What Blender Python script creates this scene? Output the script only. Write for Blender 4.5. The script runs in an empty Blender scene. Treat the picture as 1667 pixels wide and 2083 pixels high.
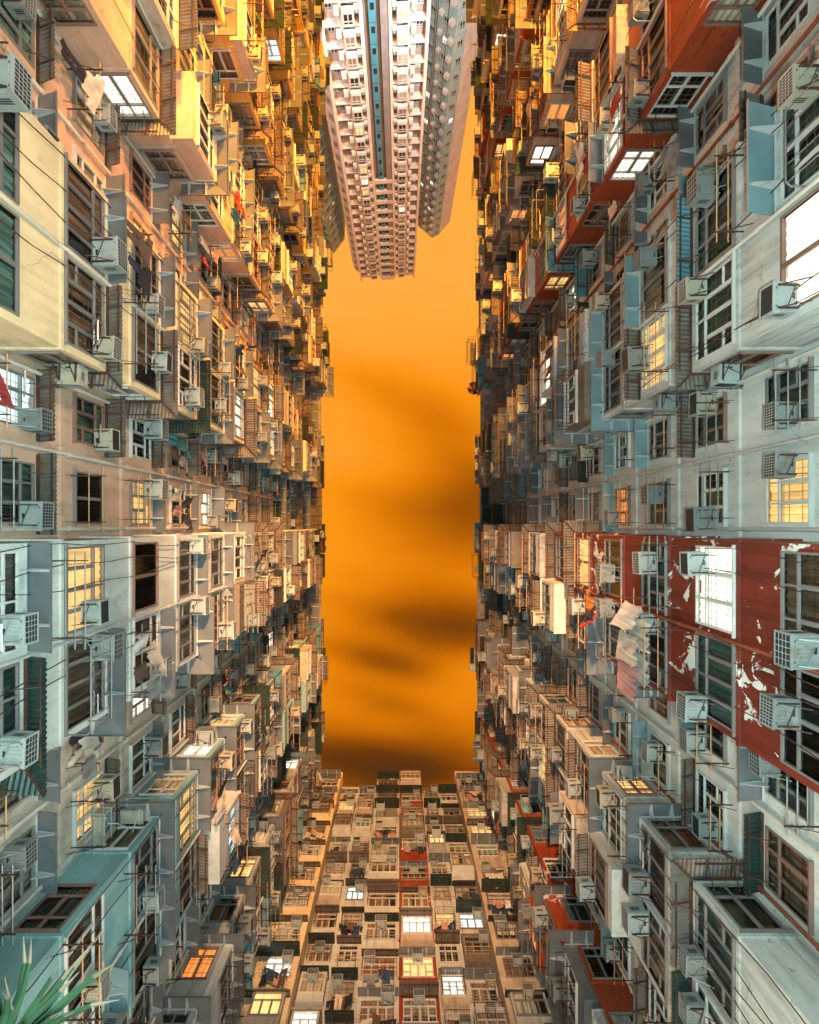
import bpy, math, random
from mathutils import Vector, Matrix
random.seed(7)
sc = bpy.context.scene
R = math.radians
PI = math.pi
# ------------------------------------------------------------------ camera
# world: X = right in the picture, Y = down in the picture, Z = up to the sky. The camera lies on its back in the courtyard.
CZ = 1.2
F = 1050.0
VX, VY = 814.0, 1070.0            # where all verticals meet in the 1667 x 2083 photograph
cam_d = bpy.data.cameras.new("camera")
cam = bpy.data.objects.new("camera", cam_d)
sc.collection.objects.link(cam)
cam.matrix_world = Matrix(((1, 0, 0, 0), (0, -1, 0, 0), (0, 0, -1, CZ), (0, 0, 0, 1)))
cam_d.sensor_fit = 'HORIZONTAL'
cam_d.sensor_width = 36
cam_d.lens = 36 * F / 1667
cam_d.shift_x = (833.5 - VX) / 1667
cam_d.shift_y = (VY - 1041.5) / 1667
cam_d.clip_start = 0.05
cam_d.clip_end = 1500
sc.camera = cam
# ------------------------------------------------------------------ colour management
sc.view_settings.view_transform = 'Standard'
sc.view_settings.look = 'None'
sc.view_settings.gamma = 1
sc.view_settings.exposure = 0.05
sc.cycles.max_bounces = 6
sc.cycles.diffuse_bounces = 1
sc.cycles.glossy_bounces = 2
sc.cycles.transmission_bounces = 2
sc.cycles.transparent_max_bounces = 6
sc.cycles.sample_clamp_indirect = 4
# ------------------------------------------------------------------ sky: low night cloud lit by the city
world = bpy.data.worlds.new("World")
sc.world = world
world.use_nodes = True
nt = world.node_tree
nt.nodes.clear()
def wn(t, **kw):
    n = nt.nodes.new(t)
    for k, v in kw.items(): setattr(n, k, v)
    return n
def wmath(op, a, b=None, c=None):
    n = wn('ShaderNodeMath', operation=op)
    for i, v in enumerate((a, b, c)):
        if v is None: continue
        if isinstance(v, (int, float)): n.inputs[i].default_value = v
        else: nt.links.new(v, n.inputs[i])
    return n.outputs[0]
geo = wn('ShaderNodeTexCoord')
sep = wn('ShaderNodeSeparateXYZ')
nt.links.new(geo.outputs['Generated'], sep.inputs[0])
zc = wmath('MAXIMUM', sep.outputs[2], 0.12)
sx = wmath('DIVIDE', sep.outputs[0], zc)       # position on a flat cloud ceiling
sy = wmath('DIVIDE', sep.outputs[1], zc)
comb = wn('ShaderNodeCombineXYZ')
nt.links.new(sx, comb.inputs[0]); nt.links.new(sy, comb.inputs[1])
def wnoise(scale, sxx, syy, detail=3.0, dist=0.4, off=0.0):
    m = wn('ShaderNodeMapping')
    m.inputs['Scale'].default_value = (sxx, syy, 1)
    m.inputs['Location'].default_value = (off, off * .7, off * .3)
    nt.links.new(comb.outputs[0], m.inputs[0])
    n = wn('ShaderNodeTexNoise')
    n.inputs['Scale'].default_value = scale
    n.inputs['Detail'].default_value = detail
    n.inputs['Roughness'].default_value = .45
    n.inputs['Distortion'].default_value = dist
    nt.links.new(m.outputs[0], n.inputs['Vector'])
    return n.outputs['Fac']
n1 = wnoise(1.0, 2.4, 5.5, 4.0, .3, 3.1)
def cloud(cx, cy, rx, ry, rot=0.0):
    """a soft dark bank of cloud centred at (cx, cy) on the cloud ceiling"""
    dx = wmath('SUBTRACT', sx, cx); dy = wmath('SUBTRACT', sy, cy)
    c, s = math.cos(rot), math.sin(rot)
    u = wmath('DIVIDE', wmath('ADD', wmath('MULTIPLY', dx, c), wmath('MULTIPLY', dy, s)), rx)
    v = wmath('DIVIDE', wmath('SUBTRACT', wmath('MULTIPLY', dy, c), wmath('MULTIPLY', dx, s)), ry)
    q = wmath('ADD', wmath('MULTIPLY', u, u), wmath('MULTIPLY', v, v))
    return wmath('POWER', 2.718, wmath('MULTIPLY', q, -1.0))
def pc(px, py): return ((px - VX) / F, (py - VY) / F)
banks = [((1010, 1030), .24, .12, -.1, .30), ((950, 930), .24, .13, .5, .12), ((950, 1275), .20, .06, .10, .30), ((900, 1400), .22, .05, .2, .10), ((870, 1255), .20, .08, .2, .16), ((930, 1530), .14, .08, .0, .18),
         ((680, 1560), .26, .10, .1, .52), ((860, 1590), .14, .07, .1, .25),
         ((710, 755), .18, .05, .4, .13), ((850, 840), .14, .06, .5, .12), ((760, 1340), .12, .03, .25, .22), ((790, 1430), .12, .03, .3, .14), ((760, 1010), .15, .04, .2, .12)]
dark = None
for (p, rx, ry, rot, w) in banks:
    c = pc(*p)
    g = wmath('MULTIPLY', cloud(c[0], c[1], rx, ry, rot), w)
    dark = g if dark is None else wmath('ADD', dark, g)
dark = wmath('MULTIPLY', dark, wmath('ADD', wmath('MULTIPLY', n1, .6), .62))
base = wmath('ADD', wmath('MULTIPLY', wmath('SUBTRACT', n1, .5), .26), .22)
# the glow is strongest towards the lit streets to the north (-Y)
grad = wmath('MULTIPLY', wmath('SUBTRACT', -0.08, sy), .55)
grad = wmath('MINIMUM', wmath('MAXIMUM', grad, -.04), .22)
dens = wmath('SUBTRACT', wmath('ADD', dark, base), grad)
ramp = wn('ShaderNodeValToRGB')
el = ramp.color_ramp.elements
el[0].position = 0.0; el[0].color = (1.0, .41, .055, 1)
el[1].position = 1.0; el[1].color = (.05, .018, .008, 1)
for pos, col in ((.14, (1.0, .355, .03, 1)), (.30, (.93, .285, .006, 1)), (.46, (.66, .175, .002, 1)), (.62, (.34, .085, .002, 1)), (.80, (.14, .04, .004, 1))):
    e = el.new(pos); e.color = col
nt.links.new(dens, ramp.inputs[0])
# city glow above the horizon
hz = wmath('SUBTRACT', 1.0, wmath('MULTIPLY', sep.outputs[2], 1.6))
hz = wmath('MINIMUM', wmath('MAXIMUM', hz, 0), 1)
mixh = wn('ShaderNodeMix', data_type='RGBA')
nt.links.new(hz, mixh.inputs['Factor'])
nt.links.new(ramp.outputs[0], mixh.inputs['A'])
mixh.inputs['B'].default_value = (.95, .55, .38, 1)
bg = wn('ShaderNodeBackground')
nt.links.new(mixh.outputs['Result'], bg.inputs[0])
bg.inputs[1].default_value = 1.0
wo = wn('ShaderNodeOutputWorld')
nt.links.new(bg.outputs[0], wo.inputs[0])

# ------------------------------------------------------------------ helpers
C = sc.collection
def proj(x, y, z):
    h = z - CZ
    if h < .3: return (9e9, 9e9)
    return VX + F * x / h, VY + F * y / h
def vis(x, y, z, m=70):
    a, b = proj(x, y, z)
    return -m < a < 1667 + m and -m < b < 2083 + m
class MB:
    def __init__(s): s.v = []; s.f = []; s.m = []
    def quad(s, a, b, c, d, m=0):
        n = len(s.v); s.v += [tuple(a), tuple(b), tuple(c), tuple(d)]; s.f.append((n, n+1, n+2, n+3)); s.m.append(m)
    def poly(s, pts, m=0):
        n = len(s.v); s.v += [tuple(p) for p in pts]; s.f.append(tuple(range(n, n+len(pts)))); s.m.append(m)
    def box(s, x0, x1, y0, y1, z0, z1, m=0):
        n = len(s.v)
        s.v += [(x0,y0,z0),(x1,y0,z0),(x1,y1,z0),(x0,y1,z0),(x0,y0,z1),(x1,y0,z1),(x1,y1,z1),(x0,y1,z1)]
        for q in ((0,3,2,1),(4,5,6,7),(0,1,5,4),(1,2,6,5),(2,3,7,6),(3,0,4,7)):
            s.f.append(tuple(n+i for i in q)); s.m.append(m)
    def bar(s, a, b, r, m=0, k=5, r2=None):
        a = Vector(a); b = Vector(b); d = b - a
        if d.length < 1e-6: return
        d.normalize()
        u = d.orthogonal().normalized(); w = d.cross(u)
        r2 = r if r2 is None else r2
        n = len(s.v)
        for p, rr in ((a, r), (b, r2)):
            for i in range(k):
                t = 2*PI*i/k
                s.v.append(tuple(p + (u*math.cos(t) + w*math.sin(t))*rr))
        for i in range(k):
            j = (i+1) % k
            s.f.append((n+i, n+j, n+k+j, n+k+i)); s.m.append(m)
        s.f.append(tuple(n+i for i in range(k-1, -1, -1))); s.m.append(m)
        s.f.append(tuple(n+k+i for i in range(k))); s.m.append(m)
    def path(s, pts, r, m=0, k=5):
        for a, b in zip(pts, pts[1:]): s.bar(a, b, r, m, k)
    def sheet(s, fn, nu, nv, m=0, closed=False):
        n = len(s.v)
        for i in range(nu+1):
            for j in range(nv+1): s.v.append(tuple(fn(i/nu, j/nv)))
        for i in range(nu):
            for j in range(nv):
                a = n + i*(nv+1) + j
                s.f.append((a, a+1, a+nv+2, a+nv+1)); s.m.append(m)
    def mesh(s, name, mats, smooth=False):
        me = bpy.data.meshes.new(name)
        me.from_pydata(s.v, [], s.f)
        for mt in (mats if isinstance(mats, (list, tuple)) else [mats]): me.materials.append(mt)
        me.polygons.foreach_set('material_index', s.m)
        if smooth: me.polygons.foreach_set('use_smooth', [True]*len(s.f))
        me.update()
        return me
def link(name, me, parent=None, loc=(0,0,0), rz=0.0, **props):
    o = bpy.data.objects.new(name, me); C.objects.link(o)
    if parent is not None:
        o.parent = parent
    o.location = loc; o.rotation_euler = (0, 0, rz)
    for k, v in props.items(): o[k] = v
    return o
def thing(name, label, cat, loc=(0,0,0), rz=0.0, group=None, mesh=None):
    o = link(name, mesh, None, loc, rz)
    o['label'] = label; o['category'] = cat
    if group: o['group'] = group
    return o

# ------------------------------------------------------------------ materials
MATS = {}
def mat(name): 
    m = bpy.data.materials.new(name); m.use_nodes = True
    MATS[name] = m
    return m, m.node_tree, m.node_tree.nodes['Principled BSDF']
def N(t, ty, **kw):
    n = t.nodes.new(ty)
    for k, v in kw.items(): setattr(n, k, v)
    return n
def noise(t, vec, scale, detail=4, rough=.55, vscale=(1,1,1), dist=0):
    mp = N(t, 'ShaderNodeMapping'); mp.inputs['Scale'].default_value = vscale
    t.links.new(vec, mp.inputs[0])
    n = N(t, 'ShaderNodeTexNoise'); n.inputs['Scale'].default_value = scale
    n.inputs['Detail'].default_value = detail; n.inputs['Roughness'].default_value = rough
    n.inputs['Distortion'].default_value = dist
    t.links.new(mp.outputs[0], n.inputs['Vector'])
    return n.outputs['Fac']
def ramp2(t, fac, a, b, c0=(0,0,0,1), c1=(1,1,1,1)):
    r = N(t, 'ShaderNodeValToRGB')
    r.color_ramp.elements[0].position = a; r.color_ramp.elements[0].color = c0
    r.color_ramp.elements[1].position = b; r.color_ramp.elements[1].color = c1
    t.links.new(fac, r.inputs[0]); return r.outputs[0]
def mixc(t, fac, a, b, mode='MIX'):
    m = N(t, 'ShaderNodeMix', data_type='RGBA', blend_type=mode)
    for sock, v in ((m.inputs['Factor'], fac), (m.inputs['A'], a), (m.inputs['B'], b)):
        if isinstance(v, (int, float)): sock.default_value = v
        elif isinstance(v, tuple): sock.default_value = v if len(v) == 4 else (*v, 1)
        else: t.links.new(v, sock)
    return m.outputs['Result']
def coords(t):
    g = N(t, 'ShaderNodeNewGeometry'); return g.outputs['Position']     # world metres: dirt differs on every copy
def paint(name, col, stain=.5, peel=None, under=(.55,.55,.5), rough=.75, patches=None):
    m, t, b = mat(name)
    p = coords(t)
    streak = noise(t, p, 1.0, 5, .6, (2.6, 2.6, .35))
    blot = noise(t, p, .55, 6, .6)
    fine = noise(t, p, 14, 4, .6)
    dirt = tuple(c*.34 + .008 for c in col)
    c = mixc(t, ramp2(t, blot, .35, .65), tuple(x*.84 for x in col), tuple(min(x*1.1, .9) for x in col))
    c = mixc(t, ramp2(t, streak, .47, .68, (0,0,0,1), (stain,stain,stain,1)), c, dirt)
    drip = noise(t, p, 1.0, 4, .6, (7, 7, .22)); zone = noise(t, p, .45, 3, .5)
    dm = N(t, 'ShaderNodeMath', operation='MULTIPLY')
    t.links.new(ramp2(t, drip, .50, .62), dm.inputs[0]); t.links.new(ramp2(t, zone, .45, .62, (0,0,0,1), (min(1, stain*1.5),)*3 + (1,)), dm.inputs[1])
    c = mixc(t, dm.outputs[0], c, tuple(x*.42 for x in col))
    c = mixc(t, ramp2(t, fine, .52, .70, (0,0,0,1), (stain*.5,)*3 + (1,)), c, dirt)
    spot = noise(t, p, 2.4, 7, .72)
    c = mixc(t, ramp2(t, spot, .60, .625, (0,0,0,1), (min(1, stain*1.1),)*3 + (1,)), c, tuple(x*.4 for x in col))
    vo = N(t, 'ShaderNodeTexVoronoi', feature='DISTANCE_TO_EDGE'); vo.inputs['Scale'].default_value = .75
    wob = N(t, 'ShaderNodeTexNoise'); wob.inputs['Scale'].default_value = 2.5; wob.inputs['Detail'].default_value = 4; t.links.new(p, wob.inputs['Vector'])
    mv = N(t, 'ShaderNodeMix', data_type='VECTOR'); mv.inputs['Factor'].default_value = .28
    t.links.new(p, mv.inputs['A']); t.links.new(wob.outputs['Color'], mv.inputs['B']); t.links.new(mv.outputs['Result'], vo.inputs['Vector'])
    ck = ramp2(t, vo.outputs['Distance'], .002, .007, (1,1,1,1), (0,0,0,1))
    cm2 = N(t, 'ShaderNodeMath', operation='MULTIPLY'); t.links.new(ck, cm2.inputs[0]); t.links.new(ramp2(t, zone, .50, .60, (0,0,0,1), (.75,.75,.75,1)), cm2.inputs[1])
    c = mixc(t, cm2.outputs[0], c, tuple(x*.3 for x in col))
    if patches:
        pt = noise(t, p, .35, 1, .3)
        c = mixc(t, ramp2(t, pt, .52, .54), c, patches)
    if peel:
        pn = noise(t, p, 2.3, 9, .66, (1, 1, .8), .9)
        big = noise(t, p, .33, 2, .5, (1,1,.8))
        s = N(t, 'ShaderNodeMath', operation='ADD'); t.links.new(pn, s.inputs[0]); t.links.new(big, s.inputs[1])
        h5 = N(t, 'ShaderNodeMath', operation='MULTIPLY'); t.links.new(s.outputs[0], h5.inputs[0]); h5.inputs[1].default_value = .5
        c = mixc(t, ramp2(t, h5.outputs[0], peel, peel + .006), c, under)
    t.links.new(c, b.inputs['Base Color'])
    b.inputs['Roughness'].default_value = rough
    bp = N(t, 'ShaderNodeBump'); bp.inputs['Strength'].default_value = .25; bp.inputs['Distance'].default_value = .01
    t.links.new(fine, bp.inputs['Height']); t.links.new(bp.outputs[0], b.inputs['Normal'])
    return m
def metal(name, col, rust=.3, rustcol=(.16,.06,.025), rough=.5, metallic=.3, rs=3.0):
    m, t, b = mat(name)
    p = coords(t)
    n = noise(t, p, rs, 6, .65)
    bl = noise(t, p, .9, 3, .5)
    c = mixc(t, ramp2(t, bl, .3, .7), tuple(x*.78 for x in col), tuple(x*1.1 for x in col))
    c = mixc(t, ramp2(t, n, .72 - rust*.35, .84 - rust*.3), c, rustcol)
    t.links.new(c, b.inputs['Base Color'])
    b.inputs['Roughness'].default_value = rough
    b.inputs['Metallic'].default_value = metallic
    return m
def plain(name, col, rough=.6, metallic=0.0, vary=.15):
    m, t, b = mat(name)
    n = noise(t, coords(t), 5, 4, .6)
    c = mixc(t, n, tuple(x*(1-vary) for x in col), tuple(min(1, x*(1+vary)) for x in col))
    t.links.new(c, b.inputs['Base Color']); b.inputs['Roughness'].default_value = rough; b.inputs['Metallic'].default_value = metallic
    return m
def emis(name, col, s, folds=True):
    m, t, b = mat(name)
    n = noise(t, coords(t), 2.2, 3, .5, (1, 1, .25))
    n2 = noise(t, coords(t), 9, 3, .5, (1, 1, .12))
    c = mixc(t, ramp2(t, n, .35, .65), tuple(x*.45 for x in col), col)
    c = mixc(t, ramp2(t, n2, .45, .6), c, tuple(x*.7 for x in col))
    t.links.new(c, b.inputs['Emission Color']); b.inputs['Emission Strength'].default_value = s
    b.inputs['Base Color'].default_value = (.4,.38,.33,1); b.inputs['Roughness'].default_value = .8
    return m
def fabric(name, col, col2=None, scale=9.0):
    m, t, b = mat(name)
    p = coords(t)
    w = noise(t, p, scale, 2, .5, (1, 1, .06))
    c2 = col2 or tuple(x*.55 for x in col)
    c = mixc(t, ramp2(t, w, .38, .62), c2, col)
    big = noise(t, p, .8, 2, .5)
    c = mixc(t, ramp2(t, big, .45, .6, (0,0,0,1), (.5,.5,.5,1)), c, tuple(x*.5 for x in col))
    t.links.new(c, b.inputs['Base Color']); b.inputs['Roughness'].default_value = .9
    return m
W_ = {
 'cream': paint('cream_wall_paint', (.68, .52, .30), .22),
 'peach': paint('peach_wall_paint', (.52, .33, .23), .25),
 'white': paint('white_wall_paint', (.48, .49, .45), .35),
 'stained': paint('stained_white_wall_paint', (.44, .46, .43), .65),
 'blue': paint('pale_blue_wall_paint', (.19, .35, .36), .35),
 'grey': paint('grey_wall_paint', (.33, .33, .31), .55),
 'red': paint('red_wall_paint', (.15, .020, .010), .55, peel=.567, under=(.58,.6,.56), rough=.5),
 'redclean': paint('rust_red_wall_paint', (.25, .040, .012), .5, peel=.60, under=(.5,.45,.4), rough=.45),
 'yellow': paint('yellow_wall_paint', (.62, .36, .09), .45),
 'beige': paint('beige_wall_paint', (.45, .37, .29), .5),
 'dark': paint('sooty_concrete', (.16, .14, .12), .6),
 'tile': paint('brown_mosaic_tile', (.40, .32, .30), .2, rough=.5),
 'pink': paint('pale_pink_render', (.78, .68, .62), .12),
 'teal': paint('teal_glazed_tile', (.06, .26, .36), .2, rough=.35),
 'greytile': paint('grey_glazed_tile', (.27, .25, .25), .25, rough=.4),
 'mint': paint('pale_green_render', (.42, .55, .52), .3),
}
M_ = {
 'sheet': metal('grey_sheet_metal', (.165, .18, .19), .28, (.17,.12,.09), .42, .35),
 'sheet2': metal('bluish_sheet_metal', (.22, .34, .37), .22, (.14,.15,.14), .4, .3),
 'corr': metal('weathered_corrugated_iron', (.16, .145, .125), .75, (.13,.085,.055), .6, .2),
 'corrdark': metal('dark_green_corrugated_iron', (.022, .05, .042), .25, (.05,.035,.02), .35, .2),
 'corrblue': metal('teal_corrugated_iron', (.11, .24, .28), .3, (.12,.13,.12), .5, .2),
 'rust': metal('rusty_iron', (.035, .028, .024), .8, (.10,.035,.016), .7, .3),
 'rustred': metal('red_oxide_iron', (.24, .06, .03), .5, (.10,.04,.02), .7, .2),
 'steel': metal('painted_steel', (.48, .50, .49), .3, (.2,.13,.09), .5, .3),
 'alu': metal('aluminium_frame', (.27, .26, .25), .1, (.2,.17,.15), .4, .5),
 'alup': metal('white_painted_frame', (.48, .48, .45), .2, (.25,.18,.12), .5, .0),
 'brown': metal('brown_window_frame', (.22, .13, .10), .3, (.1,.05,.03), .5, .2),
 'ac': metal('air_conditioner_casing', (.29, .33, .315), .42, (.20,.15,.10), .5, .05, 4.0),
 'acgrey': metal('grey_air_conditioner_casing', (.19, .21, .20), .5, (.15,.10,.07), .5, .05, 3.0),
 'acold': metal('yellowed_air_conditioner_casing', (.36, .33, .25), .45, (.22,.14,.08), .55, .05, 4.0),
 'grille': plain('dark_coil_fins', (.02, .035, .042), .4, .4),
 'pipe': metal('painted_pipe', (.56, .50, .42), .3, (.2,.12,.08), .6, 0),
 'bamboo': plain('bamboo', (.42, .24, .11), .6),
 'leaf': plain('palm_leaf', (.003, .011, .0035), .8, 0, .4),
 'leafdry': plain('dry_leaf_tip', (.03, .018, .006), .7),
 'bark': plain('palm_bark', (.10, .07, .05), .9),
 'paving': paint('courtyard_concrete', (.22, .21, .20), .6),
 'asphalt': plain('asphalt', (.05, .05, .05), .9),
 'roof': paint('roof_screed', (.25, .23, .21), .6),
}
CUR = {
 'white': fabric('white_net_curtain', (.80, .80, .74), (.36,.37,.34)),
 'beige': fabric('beige_curtain', (.66, .54, .40), (.26,.21,.16)),
 'brown': fabric('brown_curtain', (.36, .25, .18), (.13,.085,.06)),
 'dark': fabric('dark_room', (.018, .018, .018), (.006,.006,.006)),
 'teal': fabric('teal_curtain', (.18, .42, .44), (.07,.19,.20)),
 'blue': fabric('blue_printed_curtain', (.03, .14, .28), (.09,.16,.19)),
 'pink': fabric('pink_curtain', (.36, .17, .14), (.16,.08,.07)),
 'paper': fabric('papered_pane', (.42, .34, .22), (.24,.18,.12), 3),
 'litw': emis('lit_white_room', (1.0, .90, .72), 2.6),
 'lity': emis('lit_yellow_room', (1.0, .58, .19), 1.5),
 'lito': emis('lit_orange_room', (1.0, .30, .06), 1.4),
 'litc': emis('lit_cool_room', (.72, .98, 1.0), 1.7),
}
gm, gt, gb = mat('window_glass')
gt.nodes.remove(gb)
_o = gt.nodes['Material Output']
tr = N(gt, 'ShaderNodeBsdfTransparent'); tr.inputs[0].default_value = (.93, .97, .96, 1)
gl = N(gt, 'ShaderNodeBsdfGlossy'); gl.inputs['Roughness'].default_value = .06; gl.inputs[0].default_value = (.9,.95,.95,1)
fr = N(gt, 'ShaderNodeFresnel'); fr.inputs[0].default_value = 1.3
mx = N(gt, 'ShaderNodeMixShader')
gt.links.new(fr.outputs[0], mx.inputs[0]); gt.links.new(tr.outputs[0], mx.inputs[1]); gt.links.new(gl.outputs[0], mx.inputs[2])
gt.links.new(mx.outputs[0], _o.inputs[0])
GLASS = gm
CLOTH = {}
for nm, col in (('black', (.015,.015,.02)), ('navy', (.02,.045,.10)), ('white', (.62,.60,.56)), ('cream', (.60,.50,.40)), ('blue', (.03,.17,.36)),
                ('red', (.34,.03,.03)), ('orange', (.60,.20,.03)), ('grey', (.20,.21,.22)), ('pink', (.50,.25,.22)), ('teal', (.03,.20,.22)), ('brown', (.12,.07,.05))):
    CLOTH[nm] = fabric(nm + '_cloth', col, tuple(x*.75 for x in col), 6)

# ------------------------------------------------------------------ lamps of the courtyard (fixtures with their own light), plus two added on the roofs
def flood_lamp(name, label, x, y, z, col, power, size=.3, aim=None, cone=110, blend=.5, ground=0.0):
    t = thing(name, label, 'lamp', (x, y, ground), 0, 'floodlights along the courtyard'); z -= ground
    b = MB(); b.bar((0,0,0), (0,0,z-.15), .06, 0, 8, .045); b.box(-.18,.18,-.18,.18,0,.05)
    link('pole', b.mesh('lamp_pole', M_['steel']), t)
    b = MB(); b.box(-.22,.22,-.16,.16,z-.16,z-.03); b.box(-.26,.26,-.20,.20,z-.03,z-.005)
    link('lamp_housing', b.mesh('lamp_housing', M_['rust']), t)
    m, tt, bb = mat('lamp_glow'); bb.inputs['Emission Color'].default_value = (*col, 1); bb.inputs['Emission Strength'].default_value = 12
    b = MB(); b.box(-.2,.2,-.14,.14,z-.005,z+.01)
    link('lamp_glass', b.mesh('lamp_glass', m), t)
    l = bpy.data.lights.new('flood_light', 'SPOT' if aim else 'POINT'); l.energy = power; l.color = col; l.shadow_soft_size = size
    lo = bpy.data.objects.new('flood_light', l); C.objects.link(lo); lo.parent = t; lo.location = (0, 0, z + .35)
    if aim:
        l.spot_size = R(cone); l.spot_blend = blend
        lo.rotation_euler = Vector((aim[0]-x, aim[1]-y, aim[2]-ground-z-.35)).to_track_quat('-Z', 'Y').to_euler()
    return t
ROOFZ = 47.9
COOL = (.66, .96, .95); WARM = (1.0, .58, .34); SOD = (1.0, .37, .03); NEUT = (1.0, .72, .50)
flood_lamp('flood_lamp', 'cool white floodlight on a pole in the middle of the courtyard', .4, .2, .7, COOL, 10000)
flood_lamp('flood_lamp', 'cool white floodlight on a pole towards the end wall', 1.5, 11.0, 2.2, COOL, 2600)
flood_lamp('flood_lamp', 'neutral floodlight by the right wall, aimed at the cream bay', 4.5, -7.5, 2.2, NEUT, 8500, .35, (-7.2, -10.5, 20), 84, .9)
flood_lamp('flood_lamp', 'orange floodlight near the end wall of the courtyard', -2.0, 15.5, 2.5, WARM, 5000)
flood_lamp('flood_lamp', 'orange floodlight in mid courtyard, aimed up at the end wall', 0, -12.0, 3.0, (1.0, .50, .21), 165000, .35, (-1.0, 23, 47), 50, .9)
flood_lamp('flood_lamp', 'warm street lamp at the open end of the courtyard', 5.8, -19.0, 4.0, (1.0,.43,.12), 36000, .35, (-7.2, -16, 32), 92, .8)
flood_lamp('flood_lamp', 'yellow sodium floodlight aimed at the far left wall', 5.6, -30.0, 5.0, SOD, 230000, .35, (-7.2, -26, 30), 108, .7)
flood_lamp('flood_lamp', 'pale floodlight on the roof of the right wall, facing the tower', 9.2, -46.5, ROOFZ + 2.0, (.84, .95, .94), 42000, .3, (0, -64, 105), 110, .5, ROOFZ)  # unseen roof lamp, added only to brighten the tower and its right wing
flood_lamp('flood_lamp', 'pale floodlight on the roof of the left wall, facing the tower', -13, -47.5, ROOFZ + 2.5, (.95, .88, .84), 19000, .3, (-8, -61, 105), 115, .5, ROOFZ)  # also added out of view, to lift the left side of the towers

# ------------------------------------------------------------------ window prototypes (local: x along the wall, -y outwards, z up; origin bottom centre)
def grid_frame(w, h, cols, tr_h, t=.045, yo=-.03, yi=.05, style=0):
    b = MB(); x0, x1 = -w/2, w/2
    b.box(x0, x1, yo, yi, 0, t); b.box(x0, x1, yo, yi, h-t, h)
    b.box(x0, x0+t, yo, yi, t, h-t); b.box(x1-t, x1, yo, yi, t, h-t)
    zt = h - tr_h
    if tr_h > 0: b.box(x0+t, x1-t, yo+.004, yi, zt-t*.5, zt+t*.5)
    top = zt + t*.5 if tr_h > 0 else h - t
    for i in range(1, cols):
        x = x0 + w*i/cols
        b.box(x-t*.55, x+t*.55, yo+.008, yi, t, (zt - t*.5) if tr_h > 0 else top)
    tc = max(1, cols//2) if style != 1 else cols
    if tr_h > 0:
        for i in range(1, tc):
            x = x0 + w*i/tc
            b.box(x-t*.5, x+t*.5, yo+.008, yi, zt+t*.5, h-t)
    if style == 2:     # one low rail in two of the lights
        b.box(x0+t, x0+w/cols-t*.5, yo+.012, yi, h*.28, h*.28+t)
        b.box(x1-w/cols+t*.5, x1-t, yo+.012, yi, h*.28, h*.28+t)
    # slim sashes
    n = cols
    for i in range(n):
        a = x0 + w*i/n + t*.6; c = x0 + w*(i+1)/n - t*.6; zz = (zt - t*.5) if tr_h > 0 else h-t
        s = .018
        b.box(a, a+s, yo+.02, yi-.01, t, zz); b.box(c-s, c, yo+.02, yi-.01, t, zz)
    return b
def security(b, w, h, y=.035):   # ornamental iron bars behind the glass
    n = max(3, int(w/.16))
    for i in range(n+1):
        x = -w/2 + w*i/n
        b.box(x-.006, x+.006, y, y+.01, .04, h-.04)
    for z in (h*.22, h*.5, h*.62): b.box(-w/2, w/2, y-.004, y+.006, z, z+.012)
FR = {}
def frame_mesh(w, h, kind, fm):
    k = (w, h, kind, fm)
    if k not in FR:
        cols = {0: 4, 1: 3, 2: 4, 3: 2}[kind]
        if w < 1.45: cols = 3 if kind != 3 else 2
        if w < 1.05: cols = 2
        b = grid_frame(w, h, cols, {0: .42, 1: .42, 2: .38, 3: 0}[kind], .045, -.03, .05, kind)
        b.box(-w/2-.06, w/2+.06, -.10, -.002, -.05, -.003)      # sill
        if kind in (1, 2): security(b, w-.08, h)
        FR[k] = b.mesh('window_frame', M_[fm])
    return FR[k]
GL = {}
def glass_mesh(w, h):
    if (w, h) not in GL:
        b = MB(); b.quad((-w/2+.03, .02, .03), (w/2-.03, .02, .03), (w/2-.03, .02, h-.03), (-w/2+.03, .02, h-.03))
        GL[(w, h)] = b.mesh('window_pane', GLASS)
    return GL[(w, h)]
CM = {}
def curtain_mesh(w, h, var, cm):
    k = (w, h, var, cm)
    if k not in CM:
        rr = random.Random(var*17 + 3)
        ph = [rr.uniform(0, 6) for _ in range(4)]
        b = MB()
        amp = .016
        segs = [(-w/2+.01, w/2-.01)]
        if var == 1: segs = [(-w/2+.01, -w*.12), (w*.05, w/2-.01)]
        if var == 2: segs = [(-w/2+.01, w*.18)]
        for (a, c) in segs:
            nu = max(6, int((c-a)/.035))
            lo = .01 if var != 3 else h*.35
            def fn(u, v, a=a, c=c, lo=lo):
                x = a + (c-a)*u
                y = .085 + amp*math.sin(x*34 + ph[0] + .8*math.sin(v*3+ph[1])) + .006*math.sin(x*71+ph[2])
                return (x, y, lo + (h-lo-.02)*v)
            b.sheet(fn, nu, 3, 0)
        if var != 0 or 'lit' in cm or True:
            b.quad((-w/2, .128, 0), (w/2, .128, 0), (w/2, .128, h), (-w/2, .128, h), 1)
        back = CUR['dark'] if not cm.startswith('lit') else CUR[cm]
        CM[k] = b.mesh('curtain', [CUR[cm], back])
    return CM[k]
OC = {}
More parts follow.
